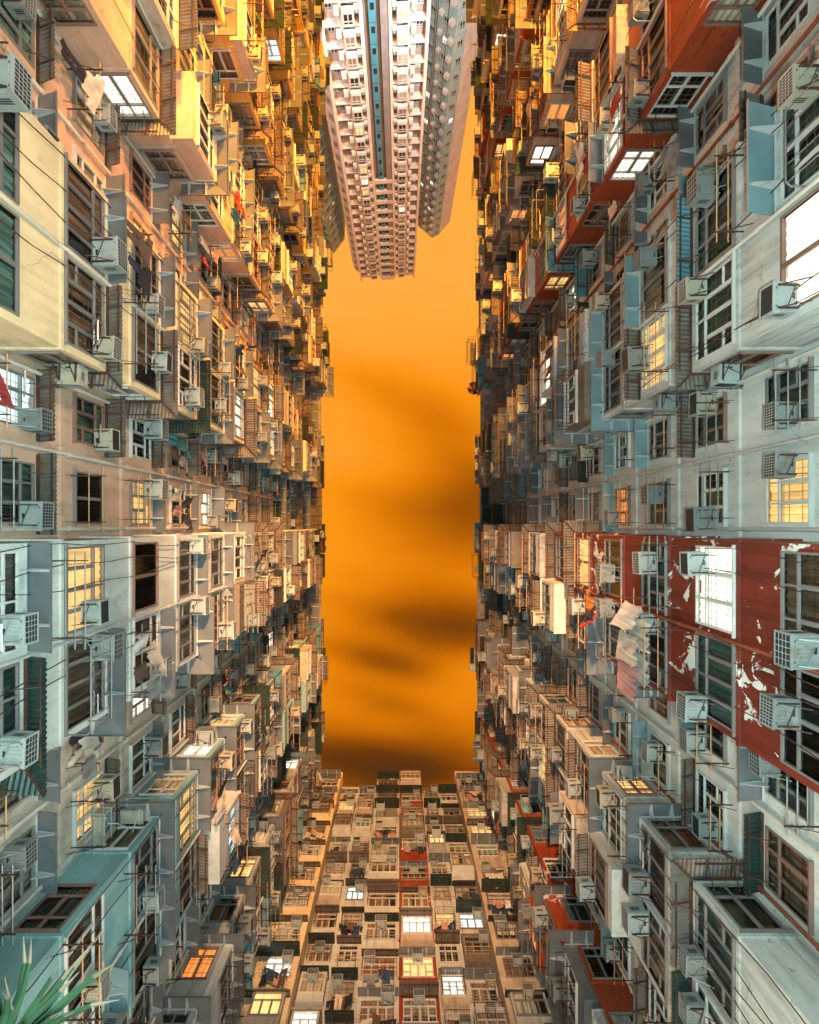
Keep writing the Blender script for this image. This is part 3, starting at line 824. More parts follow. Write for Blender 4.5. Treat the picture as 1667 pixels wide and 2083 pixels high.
def unit_place(side, j, k, col, root, base, wx, wy, wz, w, h, rz, rr, near, is_recess=False, side_face=False, wrap_sign=0):
    """one window with its awning, air conditioner, cage and rack"""
    key = (side, ('r%d' % j) if is_recess else j, k, col)
    f = FIX.get(key, {})
    far = k >= 6 or abs(wy) > 26
    cur = f.get('cur') or pick_cur(rr, side)
    fm = f.get('fm') or rr.choice(['alu', 'alu', 'alup', 'alu', 'alu', 'alup', 'brown'])
    kind = f.get('kind', rr.choice([0, 0, 1, 2, 2, 3] if w > 1.2 else [0, 1, 2]))
    var = rr.choice([0, 0, 0, 1, 3, 0, 2])
    if cur.startswith('lit'): var = rr.choice([0, 1, 3])
    ext = 0.0
    if not is_recess and not side_face and key not in FIX and rr.random() < .26 and k >= 0:
        ext = rr.choice([.35, .5, .65])
        em = rr.choice(['wall', 'grey', 'white', 'beige', 'corr', 'sheet'])
        link('enclosed_balcony', ext_mesh(ext, rr.choice([.35, .75]), BC[side][j] if em == 'wall' else em), root, (wx-base[0], wy-base[1], wz), rz)
        wx += ext*math.sin(rz); wy -= ext*math.cos(rz)
    window(root, base, w, h, wx, wy, wz, rz, kind, fm, cur, var, simple=far, open_=f.get('open_', (rr.choice([-1, 1]) if rr.random() < .10 and not far else 0)))
    if side_face: return
    ca, sa = math.cos(rz), math.sin(rz)
    def off(u, o): return wx + u*ca + o*sa, wy + u*sa - o*ca
    bname = BN[side].get(j, 'end')
    cn = {'a': 'lower', 'b': 'upper'}[col]
    where = (f'by {cn} window, {SIDE[side]} {bname} bay, {ORD[min(k+2, 15)]} storey from edge' if not is_recess else
             f'by {cn} window, recess above {SIDE[side]} {bname} bay, {ORD[min(k+2, 15)]} storey in')
    # awning
    at = f['awn'] if 'awn' in f else pick_awn(rr, side, j, k)
    ps = rr.choice([.42, .5, .5, .55, .62])
    if at:
        wr = 0
        if 'wrap' in f: wr = {1: wrap_sign, 0: 0, -2: -wrap_sign}[f['wrap']]
        elif wrap_sign and col == 'a' and rr.random() < .75: wr = wrap_sign
        L = 2.10 if not is_recess else w + .5
        # bays: outer ends flush with the bay's corner so that the return fits
        if not is_recess:
            cu = f.get('cu', 0)
            ex = (4.284/2 - 2.10)
            u0 = unit_place.cx_off
            awning(root, base, L, ps, at, *off(u0, 0), wz + h + rr.choice([.16, .2, .24]), rz, wr, seed=rr.randint(0, 2))
        else:
            awning(root, base, L, ps, at, *off(0, 0), wz + h + .14, rz, 0, seed=rr.randint(0, 2))
    # air conditioner at u = fraction across the window seen along +Y (image down)
    a = f['ac'] if 'ac' in f else (rr.choice([.14, .86, .3, .7]) if rr.random() < (.55 if not is_recess else .5) else None)
    if a is not None:
        sgn = 1 if side == 'L' else -1
        u = sgn*(a-.5)*w
        add_ac(where, *off(u, .02), wz + h - .42 - rr.choice([0, .05, .5]), rz, rr.randint(0, 9))
        # panel that fills the opening round the machine belongs to the window
    r = rr.random()
    if k > 5 and r < .30 and not is_recess:
        link('window_cage', cage_mesh(2.0, 1.3, rr.choice([.55, .8]), 1), root, (wx-base[0], wy-base[1], wz), rz)
    elif k <= 5 and r < .16 and cur[:3] != 'lit' and not is_recess:
        link('window_cage', cage_mesh(w+.1, h*.92, rr.choice([.4, .55]), rr.choice([0, 0, 1])), root, (off(0, 0)[0]-base[0], off(0, 0)[1]-base[1], wz), rz)
    elif r < (.72 if side == 'R' and j >= 0 else .54) and N_RACK[0] < 230:
        N_RACK[0] += 1
        d = rr.choice([.6, .75, .9])
        zz = wz - rr.choice([.12, .25, .4])
        st = rr.choice([0, 0, 1])
        o = off(rr.uniform(-.15, .15), 0)
        rack(where, o[0], o[1], zz, rz, w*.85, d, st)
        if rr.random() < (.7 if side == 'R' and j >= 0 else .5) and N_CLO[0] < 210:
            n = rr.choice([2, 3, 4])
            items = []
            for _ in range(n):
                items.append((rr.choice(['shirt', 'trousers', 'towel', 'shirt', 'towel']), rr.choice(['black', 'navy', 'white', 'grey', 'black', 'white', 'cream', 'brown', 'teal', 'cream', 'brown', 'pink', 'grey', 'red'])))
            items = list(dict.fromkeys(items))
            N_CLO[0] += len(items)
            clothes(where, o[0], o[1], zz, rz, d, items, w*.85)
unit_place.cx_off = 0

BLK_LABEL = {
 ('L', -6): 'yellow lit bay at the far upper end of the left wall', ('L', -5): 'third yellow bay up the left wall, beside the sky',
 ('L', -4): 'second yellow bay of stacked boxes on the left wall', ('L', -3): 'nearest yellow lit bay of boxes on the left wall',
 ('L', -2): 'peach apartment bay with teal awnings, upper part of left wall', ('L', -1): 'cream apartment bay with corrugated iron awnings on the left wall',
 ('L', 0): 'white apartment bay in the middle of the left wall', ('L', 1): 'pale blue apartment bay with wide metal awnings, lower left wall',
 ('L', 2): 'sooty apartment bay of the left wall beside the end wall',
 ('R', -6): 'grey apartment bay at the far upper end of the right wall', ('R', -5): 'beige apartment bay high up the right wall beside the tower',
 ('R', -4): 'orange-red apartment bay crowded with awnings, upper right wall', ('R', -3): 'beige apartment bay between two red ones on the right wall',
 ('R', -2): 'glossy red apartment bay stepping out of the upper right wall', ('R', -1): 'stained white apartment bay with weathered awnings on the right wall',
 ('R', 0): 'red apartment bay with peeling paint in the middle of the right wall', ('R', 1): 'grimy white apartment bay with grey metal awnings, lower right wall',
 ('R', 2): 'brick-red apartment bay of the right wall beside the end wall'}
def build_block(side, j):
    sg = -1 if side == 'L' else 1
    rz = PI/2 if side == 'L' else -PI/2
    y0, y1 = bay_y(j)
    yp = bay_y(j-1)[1]                      # end of the previous bay
    base = (sg*D1, (yp+y1)/2)
    root = thing('apartment_block', BLK_LABEL[(side, j)], 'apartment block', (base[0], base[1], 0), 0, 'apartment bays round the courtyard')
    rr = random.Random(1000*j + (7 if side == 'L' else 13))
    X0, X1 = sg*D0, sg*D1
    holesF, holesS, holesR = [], [], []
    plan = []
    upper = y1 < 0.2 or j < 0                # the camera sees the +Y side of bays with j<0, the -Y side of the others
    near_y = y1 if j < 0 else y0
    side_rz = PI if j < 0 else 0.0
    roof = ROOF + rr.choice([-.5, 0, 0, .4])
    for k in range(-2, 13):
        z = zs(k)
        # two front windows
        for idx, (ua, ub) in enumerate(((.14, 2.02), (2.24, 4.12))):
            yc = y0 + (ua+ub)/2
            if j == 0: col = 'a' if idx == 0 else 'b'
            elif j > 0: col = 'a' if idx == 0 else 'b'
            else: col = 'a' if idx == 1 else 'b'
            if not (vis(X0, yc, z+.7, 90)): continue
            holesF.append((ua, ub, z, z+1.48))
            # which local x end is towards the visible corner
            if j == 0:   # wraps at the far (+Y) end over the second window, seen edge on
                towards = 1 if idx == 1 else -1
            else: towards = (1 if j < 0 else -1)
            ws = towards if side == 'L' else -towards
            if (j > 0 and idx == 1) or (j < 0 and idx == 0): wsx = 0
            else: wsx = ws
            plan.append((col, X0, yc, z, 1.88, 1.48, rz, False, wsx, k, idx))
        # side window
        if vis(sg*(D0+.65), near_y, z+.7, 60) and (abs(j) > 0):
            holesS.append((.14, 1.14, z, z+1.48))
            plan.append(('s', sg*(D0+.64), near_y, z, 1.0, 1.48, side_rz, 'side', 0, k, 0))
        # recess windows
        L = y0 - yp
        zr = z - .42
        for idx, (fa, w) in enumerate(((.235, 1.2), (.74, 1.4))):
            yc = yp + L*fa
            if not vis(X1, yc, zr+.7, 90): continue
            if y0 < 0 and yc > y0*1.0 - 0 and False: pass
            # hidden behind the neighbouring bay?
            if j < 0 and yc - w/2 > y0*D1/D0: continue
            if j > 0 and yc + w/2 < yp*D1/D0: continue
            holesR.append((L*fa-w/2, L*fa+w/2, zr, zr+1.34))
            plan.append(('b' if idx == 0 else 'a', X1, yc, zr, w, 1.34, rz, 'rec', 0, k, idx))
    # recess wall + far side of the previous bay is that block's own
    b = MB()
    n = (-sg, 0, 0)
    wall_grid(b, (X1, yp, 0), (0, 1, 0), n, y0-yp, 0, roof-.9, holesR)
    for k in range(-2, 13): b.box(min(X1, X1-sg*.07), max(X1, X1-sg*.07), yp+.002, y0-.002, zs(k)-1.02, zs(k)-.86)
    me = b.mesh('recess_wall', W_[RC[side][j]])
    link('recess_wall', me, root, (-base[0], -base[1], 0))
    b = MB()
    wall_grid(b, (X0, y0, 0), (0, 1, 0), n, y1-y0, 0, roof, holesF)
    hs0 = holesS if j > 0 else []; hs1 = holesS if j < 0 else []
    P = (X0 if sg > 0 else X1)
    def sidewall(yy, ny, hs):
        hh = [((a, c) if sg > 0 else (1.3-c, 1.3-a)) + (za, zb) for (a, c, za, zb) in hs]
        wall_grid(b, (min(X0, X1), yy, 0), (1, 0, 0), (0, ny, 0), 1.3, 0, roof, hh)
    sidewall(y0, -1, hs0); sidewall(y1, 1, hs1)
    for (kk, dd) in ((12, 1.5), (11, 1.1), (10, 1.3), (9, .8), (8, 1.0)):
        if abs(j) > 5: break
        n0 = rr.choice([1, 2, 2])
        for q in range(n0):
            Lg = (y0-yp)/n0 - .08
            yc = yp + (y0-yp)*(q+.5)/n0
            awning(root, base, round(Lg, 2), round(dd*rr.choice([.7, .85, 1, 1.08]), 2), rr.choice(['corr', 'corrdark', 'sheet', 'corr', 'sheet']), X1, yc, zs(kk)+rr.uniform(1.0, 1.5), rz, 0, rr.randint(0, 2))
    # thin string course under each row of windows, wrapping the bay
    for k in range(-2, 13):
        z = zs(k) - .16
        e = .05
        b.box(min(X0-sg*e, X0-sg*.002), max(X0-sg*e, X0-sg*.002), y0-e, y1+e, z, z+.09)
        b.box(min(X0, X1), max(X0, X1), y0-e, y0-.002, z, z+.09); b.box(min(X0, X1), max(X0, X1), y1+.002, y1+e, z, z+.09)
    link('bay_wall', b.mesh('bay_wall', W_[BC[side][j]]), root, (-base[0], -base[1], 0))
    # roof, set back body behind
    b = MB()
    XB = sg*(D1+9)
    b.box(min(X1, XB), max(X1, XB), yp, y1, roof-1.05, roof-.91)
    xo = X0 + sg*rr.choice([-.15, 0, .1, .2])
    b.box(min(X1-sg*.002, xo), max(X1-sg*.002, xo), yp+.003, y0-.003, roof-1.0, roof-.86)
    b.box(min(X0, X1), max(X0, X1), y0+.003, y1-.003, roof-.2, roof-.02)
    b.quad((XB, yp, 0), (XB, y1, 0), (XB, y1, roof-.95), (XB, yp, roof-.95))
    link('roof', b.mesh('roof', M_['roof']), root, (-base[0], -base[1], 0))
    # drainpipes
    for (px, py) in ((X1 - sg*.09, yp + .22), (X1-sg*.09, y0 - .25), (X1-sg*.09, yp+(y0-yp)*.48), (X0 - sg*.08, (y0+y1)/2 + .02)):
        if rr.random() < .8 or abs(j) < 2:
            b = MB(); r = .05 if px == X1 - sg*.09 else .04
            b.bar((0,0,2), (0,0,roof-1), r, 0, 7)
            for k in range(-2, 12): b.bar((0,0,zs(k)+2.0), (0,0,zs(k)+2.1), r*1.35, 0, 7)
            link('drainpipe', b.mesh('drainpipe', rr.choice([M_['pipe'], M_['pipe'], M_['steel'], M_['rustred'] if side == 'R' or j == 0 else M_['pipe']])), root, (px-base[0], py-base[1], 0))
    for q in range(5 if abs(j) < 3 else 2):
        b = MB(); yy = rr.uniform(y0+.2, y1-.2) if q else rr.uniform(y0-.0, y0+.3)
        pts = []; zc2 = 4.0; ph = rr.uniform(0, 6)
        while zc2 < roof - .5:
            pts.append((0, .10*math.sin(zc2*.55+ph) + .05*math.sin(zc2*1.7+ph), zc2)); zc2 += .9
        b.path(pts, .012, 0, 4)
        link('cable', b.mesh('cable', M_['rust']), root, (X0 - sg*.075 - base[0], yy - base[1], 0))
    # roof railing and bits
    b = MB()
    xr = X0 + sg*.12
    for i in range(7):
        yy = y0 + .1 + (y1-y0-.2)*i/6
        b.bar((xr, yy, roof), (xr, yy, roof+.9), .02, 0, 4)
    for zz in (.45, .9): b.bar((xr, y0+.1, roof+zz), (xr, y1-.1, roof+zz), .02, 0, 4)
    link('roof_railing', b.mesh('roof_railing', M_['rust']), root, (-base[0], -base[1], 0))
    for (col, x, y, z, w, h, rzz, what, wsx, k, idx) in plan:
        r2 = random.Random((11 if side == 'L' else 5)*100003 + (j+9)*7919 + (k+3)*613 + 'abs'.index(col)*97 + (31 if what == 'rec' else 0))
        if what == 'side':
            unit_place(side, j, k, 's', root, base, x, y, z, w, h, rzz, r2, True, side_face=True)
            if r2.random() < .22 and k < 9:
                d = ''
                ca = 1 if side_rz == 0 else -1
                add_ac(f'on side of {SIDE[side]} {BN[side][j]} bay, {ORD[k+2]} storey from edge', x - .1*sg, y, z + 1.0, rzz, r2.randint(0, 9))
        elif what == 'rec':
            unit_place(side, j, k, col, root, base, x, y, z, w, h, rzz, r2, True, is_recess=True)
        else:
            # centre of a 2.10 m awning so that its outer end sits on the bay corner
            yc_a = y0 + 1.05 if idx == 0 else y1 - 1.05
            du = (yc_a - y) * (1 if side == 'L' else -1)
            unit_place.cx_off = du
            unit_place(side, j, k, col, root, base, x, y, z, w, h, rzz, r2, True, wrap_sign=wsx)
    # an extra wrap of sheet over the lone blank slab heads
    return root
for side in 'LR':
    for j in range(-6, 3):
        build_block(side, j)

# ------------------------------------------------------------------ the end wall (bottom of the picture)
EF = 2.43
def ez(k): return CZ + 30.5*YEND/26.56 - .0 + EF*k      # sill of the storey whose windows sit near y = 1989
ESILL0 = CZ + 1050*YEND/919.0
def ezs(k): return ESILL0 + EF*k
EROOF = CZ + 1050*YEND/500.0
EY0, EY1 = YEND, YEND + 1.3        # projecting bays, recess
EB = [  # t0, t1, colour, projecting?, windows [(ta, tb)], name
 (-.340, -.232, 'cream', 1, [(-.305, -.246)], 'left projecting'),
 (-.232, -.090, 'white', 0, [(-.212, -.163), (-.143, -.100)], 'left recessed'),
 (-.090, -.002, 'white', 1, [(-.083, -.010)], 'pale central'),
 (-.002, .083, 'redclean', 1, [(.006, .076)], 'red central'),
 (.083, .222, 'white', 0, [(.092, .136), (.152, .208)], 'right recessed'),
 (.222, .340, 'beige', 1, [(.237, .300)], 'right projecting')]
ebase = (0, EY0)
for bi, (t0, t1, colr, pr, wins, nm) in enumerate(EB):
    x0, x1 = t0*YEND, t1*YEND
    yy = EY0 if pr else EY1
    root = thing('apartment_block', f'{nm} {"apartment" if pr else "strip of apartment"} bay of the end wall at the bottom', 'apartment block', ((x0+x1)/2, yy, 0), 0, 'apartment bays round the courtyard')
    base = ((x0+x1)/2, yy)
    b = MB(); holes = []
    rr = random.Random(500+bi)
    rows = [k for k in range(-3, 10)]
    roof = EROOF + (-.1, -.3, .0, -.2, -.9, .1)[bi]
    places = []
    for k in rows:
        for wi, (ta, tb) in enumerate(wins):
            xa, xb = ta*yy, tb*yy
            zz = ezs(k)
            if zz + 1.3 > roof: continue
            hh = 1.22
            if not vis((xa+xb)/2, yy, zz+.6, 90): continue
            w = round((xb-xa)/.1)*.1
            xc = (xa+xb)/2
            holes.append((xc-w/2-x0, xc+w/2-x0, zz, zz+hh))
            places.append((xc, zz, w, hh, k, wi))
    wall_grid(b, (x0, yy, 0), (1, 0, 0), (0, -1, 0), x1-x0, 0, roof, holes)
    if pr:
        b.quad((x0, EY1+.3, 0), (x0, yy, 0), (x0, yy, roof), (x0, EY1+.3, roof)); b.quad((x1, yy, 0), (x1, EY1+.3, 0), (x1, EY1+.3, roof), (x1, yy, roof))
        for k in rows:
            z = ezs(k) - .14; b.box(x0-.04, x1+.04, yy-.05, yy-.002, z, z+.08)
    link('wall', b.mesh('end_wall', W_[colr]), root, (-base[0], -base[1], 0))
    b = MB(); b.box(x0, x1, yy+.01, yy+9, roof-.9, roof-.78); b.quad((x0, yy+9, 0), (x1, yy+9, 0), (x1, yy+9, roof-.9), (x0, yy+9, roof-.9))
    link('roof', b.mesh('roof', M_['roof']), root, (-base[0], -base[1], 0))
    b = MB()
    for i in range(6):
        xx = x0 + .1 + (x1-x0-.2)*i/5; b.bar((xx, yy+.1, roof), (xx, yy+.1, roof+.8), .02, 0, 4)
    b.bar((x0+.1, yy+.1, roof+.8), (x1-.1, yy+.1, roof+.8), .02, 0, 4)
    link('roof_railing', b.mesh('roof_railing', M_['rust']), root, (-base[0], -base[1], 0))
    for (xc, zz, w, hh, k, wi) in places:
        cur = pick_cur(rr, 'E')
        if nm == 'red central' and k == 1: cur = 'litw'
        if nm == 'left projecting' and k == 0: cur = 'litc'
        if nm == 'left recessed' and k == -1 and wi == 0: cur = 'litw'
        ext = 0
        if rr.random() < .42:
            ext = rr.choice([.35, .5, .7])
            link('enclosed_balcony', ext_mesh(ext, .45, rr.choice([colr, 'white', 'grey', 'beige', colr, 'corr']), w, hh), root, (xc-base[0], 0, zz), 0)
        yw = yy - ext
        window(root, base, w, hh, xc, yw, zz, 0, rr.choice([0, 1, 0, 2]), rr.choice(['alup', 'alu', 'alup']), cur, rr.choice([0, 1, 2, 3]), open_=(1 if rr.random() < .1 else 0))
        cn = '' if len(wins) == 1 else ('left window of ' if wi == 0 else 'right window of ')
        wh = f'at {cn}{nm} end bay, {ORD[k+3]} storey up'
        at = rr.choice(['sheet', 'corr', 'corr', 'corrdark', 'corrdark', None] if not pr else ['corr', 'sheet', 'corr', None, 'corrdark', 'corrdark'])
        L = (w+.35) if not pr else (x1-x0-.02)
        if at: awning(root, base, L, rr.choice([.45, .6, .75, .9]), at, xc if not pr else (x0+x1)/2, yy, zz+hh+.14, 0, 0, rr.randint(0, 2))
        if rr.random() < .72: add_ac(wh, xc + rr.choice([-.3, 0, .3])*w, yw-.02, zz+hh-.30-rr.choice([0, .1, .3]), 0, rr.choice([1, 3, 1, 6]))
        if rr.random() < .35: link('window_cage', cage_mesh(round(w+.1, 1), 1.15, .5, 1), root, (xc-base[0], yw-base[1], zz), 0)
        if rr.random() < .55:
            d = .6; rack(wh, xc, yw, zz-.2, 0, w*.9, d, rr.choice([0, 1]))
            if rr.random() < .5:
                items = list(dict.fromkeys([(rr.choice(['shirt', 'trousers', 'towel', 'shirt']), rr.choice(['black', 'navy', 'white', 'grey', 'black', 'navy', 'cream', 'pink', 'brown'])) for _ in range(rr.choice([3, 4, 5]))]))
                clothes(wh, xc, yw, zz-.2, 0, d, items, w*.9)
# corner infill between side walls and the end wall
for sg, side in ((-1, 'left'), (1, 'right')):
    t = thing('apartment_block', f'dark slot of wall in the {side} bottom corner, next to the end wall', 'apartment block', (sg*D1, 22.5, 0))
    b = MB()
    ya = bay_y(2)[1]
    wall_grid(b, (sg*D1, ya, 0), (0, 1, 0), (-sg, 0, 0), EY1+.4-ya, 0, ROOF-.9, [])
    b.quad((sg*D1, EY1+.2, 0), (sg*7.2, EY1+.2, 0), (sg*7.2, EY1+.2, ROOF-.9), (sg*D1, EY1+.2, ROOF-.9))
    link('wall', b.mesh('corner_wall', W_['grey']), t, (-sg*D1, -22.5, 0))

# ------------------------------------------------------------------ the tall towers beyond the open end
TH = 126.0
TF = 2.85
def tface(root, base, p0, p1, cols, nm):
    pass
def face_frame(p0, p1):
    p0 = Vector((p0[0], p0[1], 0)); p1 = Vector((p1[0], p1[1], 0))
    u = (p1-p0); L = u.length; u.normalize()
    n = Vector((-u.y, u.x, 0))
    if n.y < 0 and abs(n.y) > .3: n = -n
    return p0, u, n, L
def obox(b, p0, u, n, a0, a1, d0, d1, z0, z1, m=0):
    """box along a face: a along u, d outwards along n"""
    i = len(b.v)
    for z in (z0, z1):
        for (a, d) in ((a0, d0), (a1, d0), (a1, d1), (a0, d1)):
            q = p0 + u*a + n*d; b.v.append((q.x, q.y, z))
    for f in ((0,3,2,1),(4,5,6,7),(0,1,5,4),(1,2,6,5),(2,3,7,6),(3,0,4,7)):
        b.f.append(tuple(i+k for k in f)); b.m.append(m)
def tower_window(root, base, p0, u, n, ac, d, z, w, h, mt, cur='dark', part=True, acc=None, cross=True):
    b = MB() if part else acc
    t = .13
    a0, a1 = ac-w/2, ac+w/2
    for (x0, x1, z0, z1) in ((a0, a1, z, z+t), (a0, a1, z+h-t, z+h), (a0, a0+t, z+t, z+h-t), (a1-t, a1, z+t, z+h-t), (ac-t*.4, ac+t*.4, z+t, z+h-t)):
        obox(b, p0, u, n, x0, x1, d, d+.10, z0, z1, 0)
    if cross: obox(b, p0, u, n, a0+t, a1-t, d, d+.09, z+h*.68-t*.4, z+h*.68+t*.4, 0)
    obox(b, p0, u, n, a0+.02, a1-.02, d-.02, d+.03, z+.02, z+h-.02, 1)
    if part:
        link('window', b.mesh('tower_window', [M_['alup'], cur]), root, (-base[0], -base[1], 0))
tp0, tu, tn, TL = face_frame((-9.6, -60.6), (3.5, -61.6))
TZ = CZ + TH
tbase = (-3.0, -66.0)
troot = thing('tower_block', 'tall pink and brown residential tower with a teal strip beyond the gap', 'tower', (tbase[0], tbase[1], 0))
b = MB(); fr = MB(); dk = MB(); strip = MB(); grey = MB()
obox(b, tp0, tu, tn, 0, TL, -12, 0, 0, TZ-1.0, 0)
fx_ = lambda q: q*TL
nfl = 45
PIERS = [(0, .03), (.185, .205), (.36, .395), (.625, .655), (.805, .83), (.97, 1.0)]
for (a, c) in PIERS: obox(fr, tp0, tu, tn, fx_(a), fx_(c), .002, 1.1 if a not in (.185, .805) else 1.0, 0, TZ - 1.2 + (1.0 if a in (0, .97) else 0))
rt = random.Random(5)
GLC = {'dark': CUR['dark'], 'w': CUR['litw'], 'y': CUR['lity'], 'b': CUR['blue'], 'c': CUR['beige'], 'd2': CUR['brown']}
sidewin = MB(); acl = MB()
for i in range(nfl):
    z = TZ - 1.5 - TF*(i+1)
    seen = z > CZ + 55
    if z < 3: break
    for (a, c) in ((.03, .185), (.205, .36), (.655, .805), (.83, .97)):
        obox(fr, tp0, tu, tn, fx_(a)+.002, fx_(c)-.002, .002, .95 if a in (.03, .83) else 1.0, z-.16, z+.02)
    for (a, c, lo) in ((.205, .36, 1), (.655, .805, 0)):
        # projecting bay window box with hood
        w = fx_(c-a); a0 = fx_(a)+ (0.0 if lo else w*.28); a1 = a0 + w*.72
        obox(fr, tp0, tu, tn, a0+.003, a1-.003, 1.01, 1.55, z+.35, z+2.35)
    for (a, c, s) in ((.03, .185, 1), (.83, .97, -1)):
        w = fx_(c-a)
        aa = fx_(c)-w*.30 if s > 0 else fx_(a)+.003
        obox(fr, tp0, tu, tn, aa, aa + w*.30-.003, .96, 1.45, z+.25, z+1.0)
        obox(acl, tp0, tu, tn, aa+.1, aa + w*.30-.12, 1.0, 1.42, z+1.01, z+1.55)
    for (a, c) in ((.318, .358), (.657, .695)):
        obox(fr, tp0, tu, tn, fx_(a), fx_(c)-.003, 1.01, 1.35, z+.15, z+.55)
        obox(acl, tp0, tu, tn, fx_(a)+.05, fx_(c)-.05, 1.0, 1.3, z+.56, z+1.05)
    if i < 12:
        obox(fr, tp0, tu, tn, fx_(.395)+.002, fx_(.625)-.002, .5, .98, z-.5, z+.35)
    if seen:
        curs = rt.random()
        for (a, c, k) in ((.03, .185, 0), (.205, .36, 1), (.655, .805, 2), (.83, .97, 3)):
            w = fx_(c-a)
            lit = GLC['dark']
            q = rt.random()
            if q < .035: lit = GLC['w']
            elif q < .06: lit = GLC['y']
            elif q < .30: lit = GLC['c']
            elif q < .45: lit = GLC['d2']
            if k in (0, 3):
                tower_window(troot, tbase, tp0, tu, tn, fx_((a+c)/2) + (-.2 if k == 0 else .2), .01, z+.75, .95, .95, None, lit)
            else:
                lo = k == 1
                a0 = fx_(a) + (0.0 if lo else w*.28)
                if k == 1 and i == 14: lit = GLC['b']
                tower_window(troot, tbase, tp0, tu, tn, a0 + w*.36, 1.56, z+.62, w*.62, 1.5, None, lit)
obox(strip, tp0, tu, tn, fx_(.445), fx_(.515), .003, .75, 0, TZ-2)
for i in range(nfl):
    z = TZ - 1.5 - TF*(i+1)
    if z > 3: obox(strip, tp0, tu, tn, fx_(.463), fx_(.497), .751, .80, z+.5, z+1.3, 1)
    if z > 3: obox(strip, tp0, tu, tn, fx_(.445)-.001, fx_(.515)+.001, .72, .765, z-.04, z, 1)
obox(grey, tp0, tu, tn, fx_(.55), fx_(.622), .003, .9, 0, TZ-2)
obox(grey, tp0, tu, tn, fx_(.398), fx_(.418), .003, .6, 0, TZ-2)
# narrow side face to the left, zigzag in plan
for (q0, q1, m) in (((-12.1, -68.9), (-11.0, -60.9), 0), ):
    p, u, n, L = face_frame(q0, q1)
    pts = [(-12.3, -70), (-11.1, -62.2), (-9.55, -60.9), (-9.55, -70)]
    lo = [(x, y, 0) for x, y in pts]; hi = [(x, y, TZ-1.5) for x, y in pts]
    for i in range(4):
        k2 = (i+1) % 4; fr.quad(lo[i], lo[k2], hi[k2], hi[i])
    fr.poly(hi)
    for (w0, w1) in (((-12.3, -70), (-11.1, -62.2)), ((-11.1, -62.2), (-9.55, -60.9))):
        p = Vector((*w0, 0)); u = Vector((*w1, 0)) - p; L = u.length; u.normalize(); n = Vector((u.y, -u.x, 0))
        if n.dot(Vector((1, 1, 0)) if w0[1] < -65 else Vector((-1, 1, 0))) < 0: n = -n
        n = Vector((-abs(n.x), abs(n.y), 0))
        for i in range(24):
            z = TZ - 1.5 - TF*(i+1)
            for q in ((.3, .7) if L > 4 else (.5,)):
                tower_window(None, None, p, u, n, L*q, .02, z+.8, 1.0 if L > 4 else .8, 1.3, None, part=False, acc=sidewin)
            obox(fr, p, u, n, .05, L-.05, .002, .10, z-.1, z+.05)
# roof parapets
for (a, c, h) in ((.0, .2, 1.0), (.395, .625, 3.0), (.82, 1.0, 1.6)):
    obox(fr, tp0, tu, tn, fx_(a), fx_(c), -2.0, -.01, TZ-1.0, TZ-1.0+h)
obox(fr, tp0, tu, tn, fx_(.395)+.01, fx_(.625)-.01, .003, .9, TZ-1.6, TZ-.2)
o_ = (-tbase[0], -tbase[1], 0)
link('wall', b.mesh('tower_wall', W_['tile']), troot, o_)
link('balcony_frame', fr.mesh('tower_frame', W_['pink']), troot, o_)
link('teal_strip', strip.mesh('teal_strip', [W_['teal'], M_['grille']]), troot, o_)
link('pilaster', grey.mesh('grey_pilaster', W_['greytile']), troot, o_)
o = link('side_windows', sidewin.mesh('side_windows', [M_['alup'], CUR['dark']]), troot, o_); o['kind'] = 'stuff'
o = link('cooling_units', acl.mesh('cooling_units', M_['ac']), troot, o_); o['kind'] = 'stuff'

# right wing: green balconies, a grey strip, then a blank pink flank
wb = (8.5, -74.0)
wroot = thing('tower_block', 'grey-green tower wing with a blank pink flank, right of the brown tower', 'tower', (wb[0], wb[1], 0))
pts = [(3.4, -73.5), (7.8, -69.8), (9.5, -70.7), (12.1, -73.8), (12.3, -86), (3.4, -86)]
TZ2 = CZ + 126
cols = ['mint', 'mint', 'pink', 'pink', 'pink', 'pink']
def prism(pts, z1, m):
    b = MB()
    for i in range(len(pts)):
        a = pts[i]; c = pts[(i+1) % len(pts)]
        b.quad((*a, 0), (*c, 0), (*c, z1), (*a, z1))
    b.poly([(*p, z1) for p in pts])
    return b
b = MB(); b2 = MB()
for i in range(6):
    a = pts[i]; c = pts[(i+1) % 6]
    (b if i < 2 else b2).quad((*a, 0), (*c, 0), (*c, TZ2-1), (*a, TZ2-1))
b2.poly([(*p, TZ2-1.0) for p in pts])
link('wall', b.mesh('wing_wall', W_['mint']), wroot, (-wb[0], -wb[1], 0))
link('blank_flank', b2.mesh('wing_flank', W_['pink']), wroot, (-wb[0], -wb[1], 0))
trim = MB(); acs = MB()
rt = random.Random(11)
